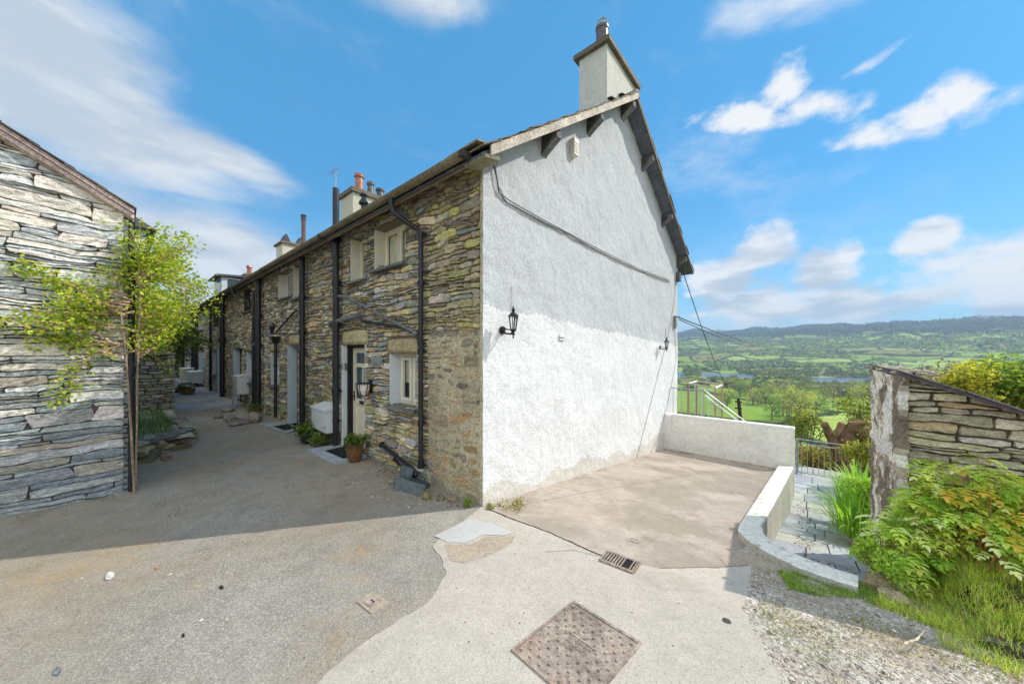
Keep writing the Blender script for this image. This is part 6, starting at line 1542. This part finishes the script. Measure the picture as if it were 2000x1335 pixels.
PALW = {0: [S(126, 142, 80), S(106, 124, 72), S(146, 148, 100), S(90, 114, 62), S(160, 160, 124)], 1: [S(120, 128, 76), S(96, 110, 62), S(140, 134, 96)], 2: [S(52, 72, 52), S(46, 62, 48), S(66, 84, 58), S(84, 96, 70)]}
for (u, v, z, kind, r) in CV:
    w_ = rng.uniform(7, 13)*(.8 if kind == 2 else 1); h = w_*(1.35 if kind == 2 else .85); n = 14 if r < 1500 else 8
    c = jit(rng.choice(PALW[kind]), rng, .18, .04)
    d = nr.normal(size=(n, 3)); d[:, 2] = np.abs(d[:, 2]); d /= np.linalg.norm(d, axis=1, keepdims=True)
    P = np.array((u, v, z))+d*np.array([w_*.42, w_*.42, h*.75])
    mb.leaves(P, w_*(.4+.4*nr.random(n)), nr, np.clip(np.array(c)*(.75+.5*nr.random((n, 1))), 0, 1), up=.1, wid=1.0)
mb.build('far_woodland', M_LEAF, None, origin=UV(900, 1200)+(-40,), kind='stuff', label='hazy far woodland and hedgerows covering the opposite hillside', cat='woodland')
# farm buildings
for (px, py, w_, lab) in ((1590, 775, 16, 'long low pale farm shed beside the valley field'), (1545, 769, 9, 'small white farmhouse among the valley trees'), (1395, 712, 14, 'tiny white farmhouse across the lake')):
    h = far_hit(px, py)
    if h:
        z = hn(*h); t = thing('farm_building', lab, 'farm building', (h[0], h[1], z)); mb = MB(); u, v = h
        mb.box(u-w_/2, u+w_/2, v-3, v+3, z-1.5, z+3.0, S(206, 200, 190)); mb.build('wall', M_RENDER2, t)
        mb = MB(); mb.hexa([(u-w_/2-.3, v-3.4, z+2.9), (u+w_/2+.3, v-3.4, z+2.9), (u+w_/2+.3, v+3.4, z+2.9), (u-w_/2-.3, v+3.4, z+2.9), (u-w_/2-.3, v-.1, z+5), (u+w_/2+.3, v-.1, z+5), (u+w_/2+.3, v+.1, z+5), (u-w_/2-.3, v+.1, z+5)], S(120, 120, 124)); mb.build('roof', M_SLATE, t)
# telegraph pole and wires
pb, pt_ = at(1449, 835, 26), at(1443, 778, 26)
tp = thing('telegraph_pole', 'dark wooden telegraph pole below the boundary wall', 'telegraph pole', pb)
mb = MB(); mb.tube([(pb[0], pb[1], pb[2]-4), pb, pt_], [.15, .14, .11], 8, S(84, 68, 58)); mb.build('pole', M_BARK, tp)
mb = MB(); 
for zz in (-.25, -.75): mb.box(pt_[0]-.22, pt_[0]+.22, pt_[1]-.05, pt_[1]+.05, pt_[2]+zz-.05, pt_[2]+zz+.05, S(60, 50, 44))
mb.build('cross_arm', M_BARK, tp)
def wire(label, a, b_, sag, r=.012):
    a, b_ = Vector(a), Vector(b_); n = 24; pts = []
    for i in range(n+1): t = i/n; q = a.lerp(b_, t); q.z -= sag*4*t*(1-t); pts.append(tuple(q))
    mb = MB(); mb.tube(pts, r, 5, (.03, .03, .03)); mb.build('overhead_wire', M_BLACK, None, origin=tuple(a), label=label, cat='wire')
ga_ = (-.2, 8.72, GZ(1322, 533))
wire('black wire dropping steeply from the rear eave down to the valley pole', ga_, (pt_[0], pt_[1], pt_[2]-.1), .9, .014)
wb = (-.18, GV(1313), GZ(1313, 620))
wire('upper of two thin wires leaving the wall bracket across the sky', wb, at(1480, 668, 60), .3, .02)
wire('lower of two thin wires leaving the wall bracket', (wb[0], wb[1], wb[2]-.06), at(1480, 672, 60), .5, .016)
wire('faint wire sagging over the lake towards the shed', at(1560, 716, 50), at(1760, 738, 22), .1, .02)

# ================================================================== HAZE
mb = MB(); x0, x1, y0, y1, z0, z1 = -1800, 6000, -400, 5200, -90, 330
o = bpy.data.meshes.new('haze')
o.from_pydata([(x, y, z) for z in (z0, z1) for (x, y) in ((x0, y0), (x1, y0), (x1, y1), (x0, y1))], [], [(0, 3, 2, 1), (4, 5, 6, 7), (0, 1, 5, 4), (1, 2, 6, 5), (2, 3, 7, 6), (3, 0, 4, 7)])
hz = bpy.data.objects.new('haze', o); sc.collection.objects.link(hz); hz['kind'] = 'stuff'; hz['label'] = 'thin blue air haze over the valley'
m = bpy.data.materials.new('valley_haze'); m.use_nodes = True; T = NT(m.node_tree)
vol = T.n('ShaderNodeVolumePrincipled', Color=(.62, .80, 1.0, 1), Density=.0002, Anisotropy=.1)
T.n('ShaderNodeOutputMaterial', Volume=vol); o.materials.append(m)
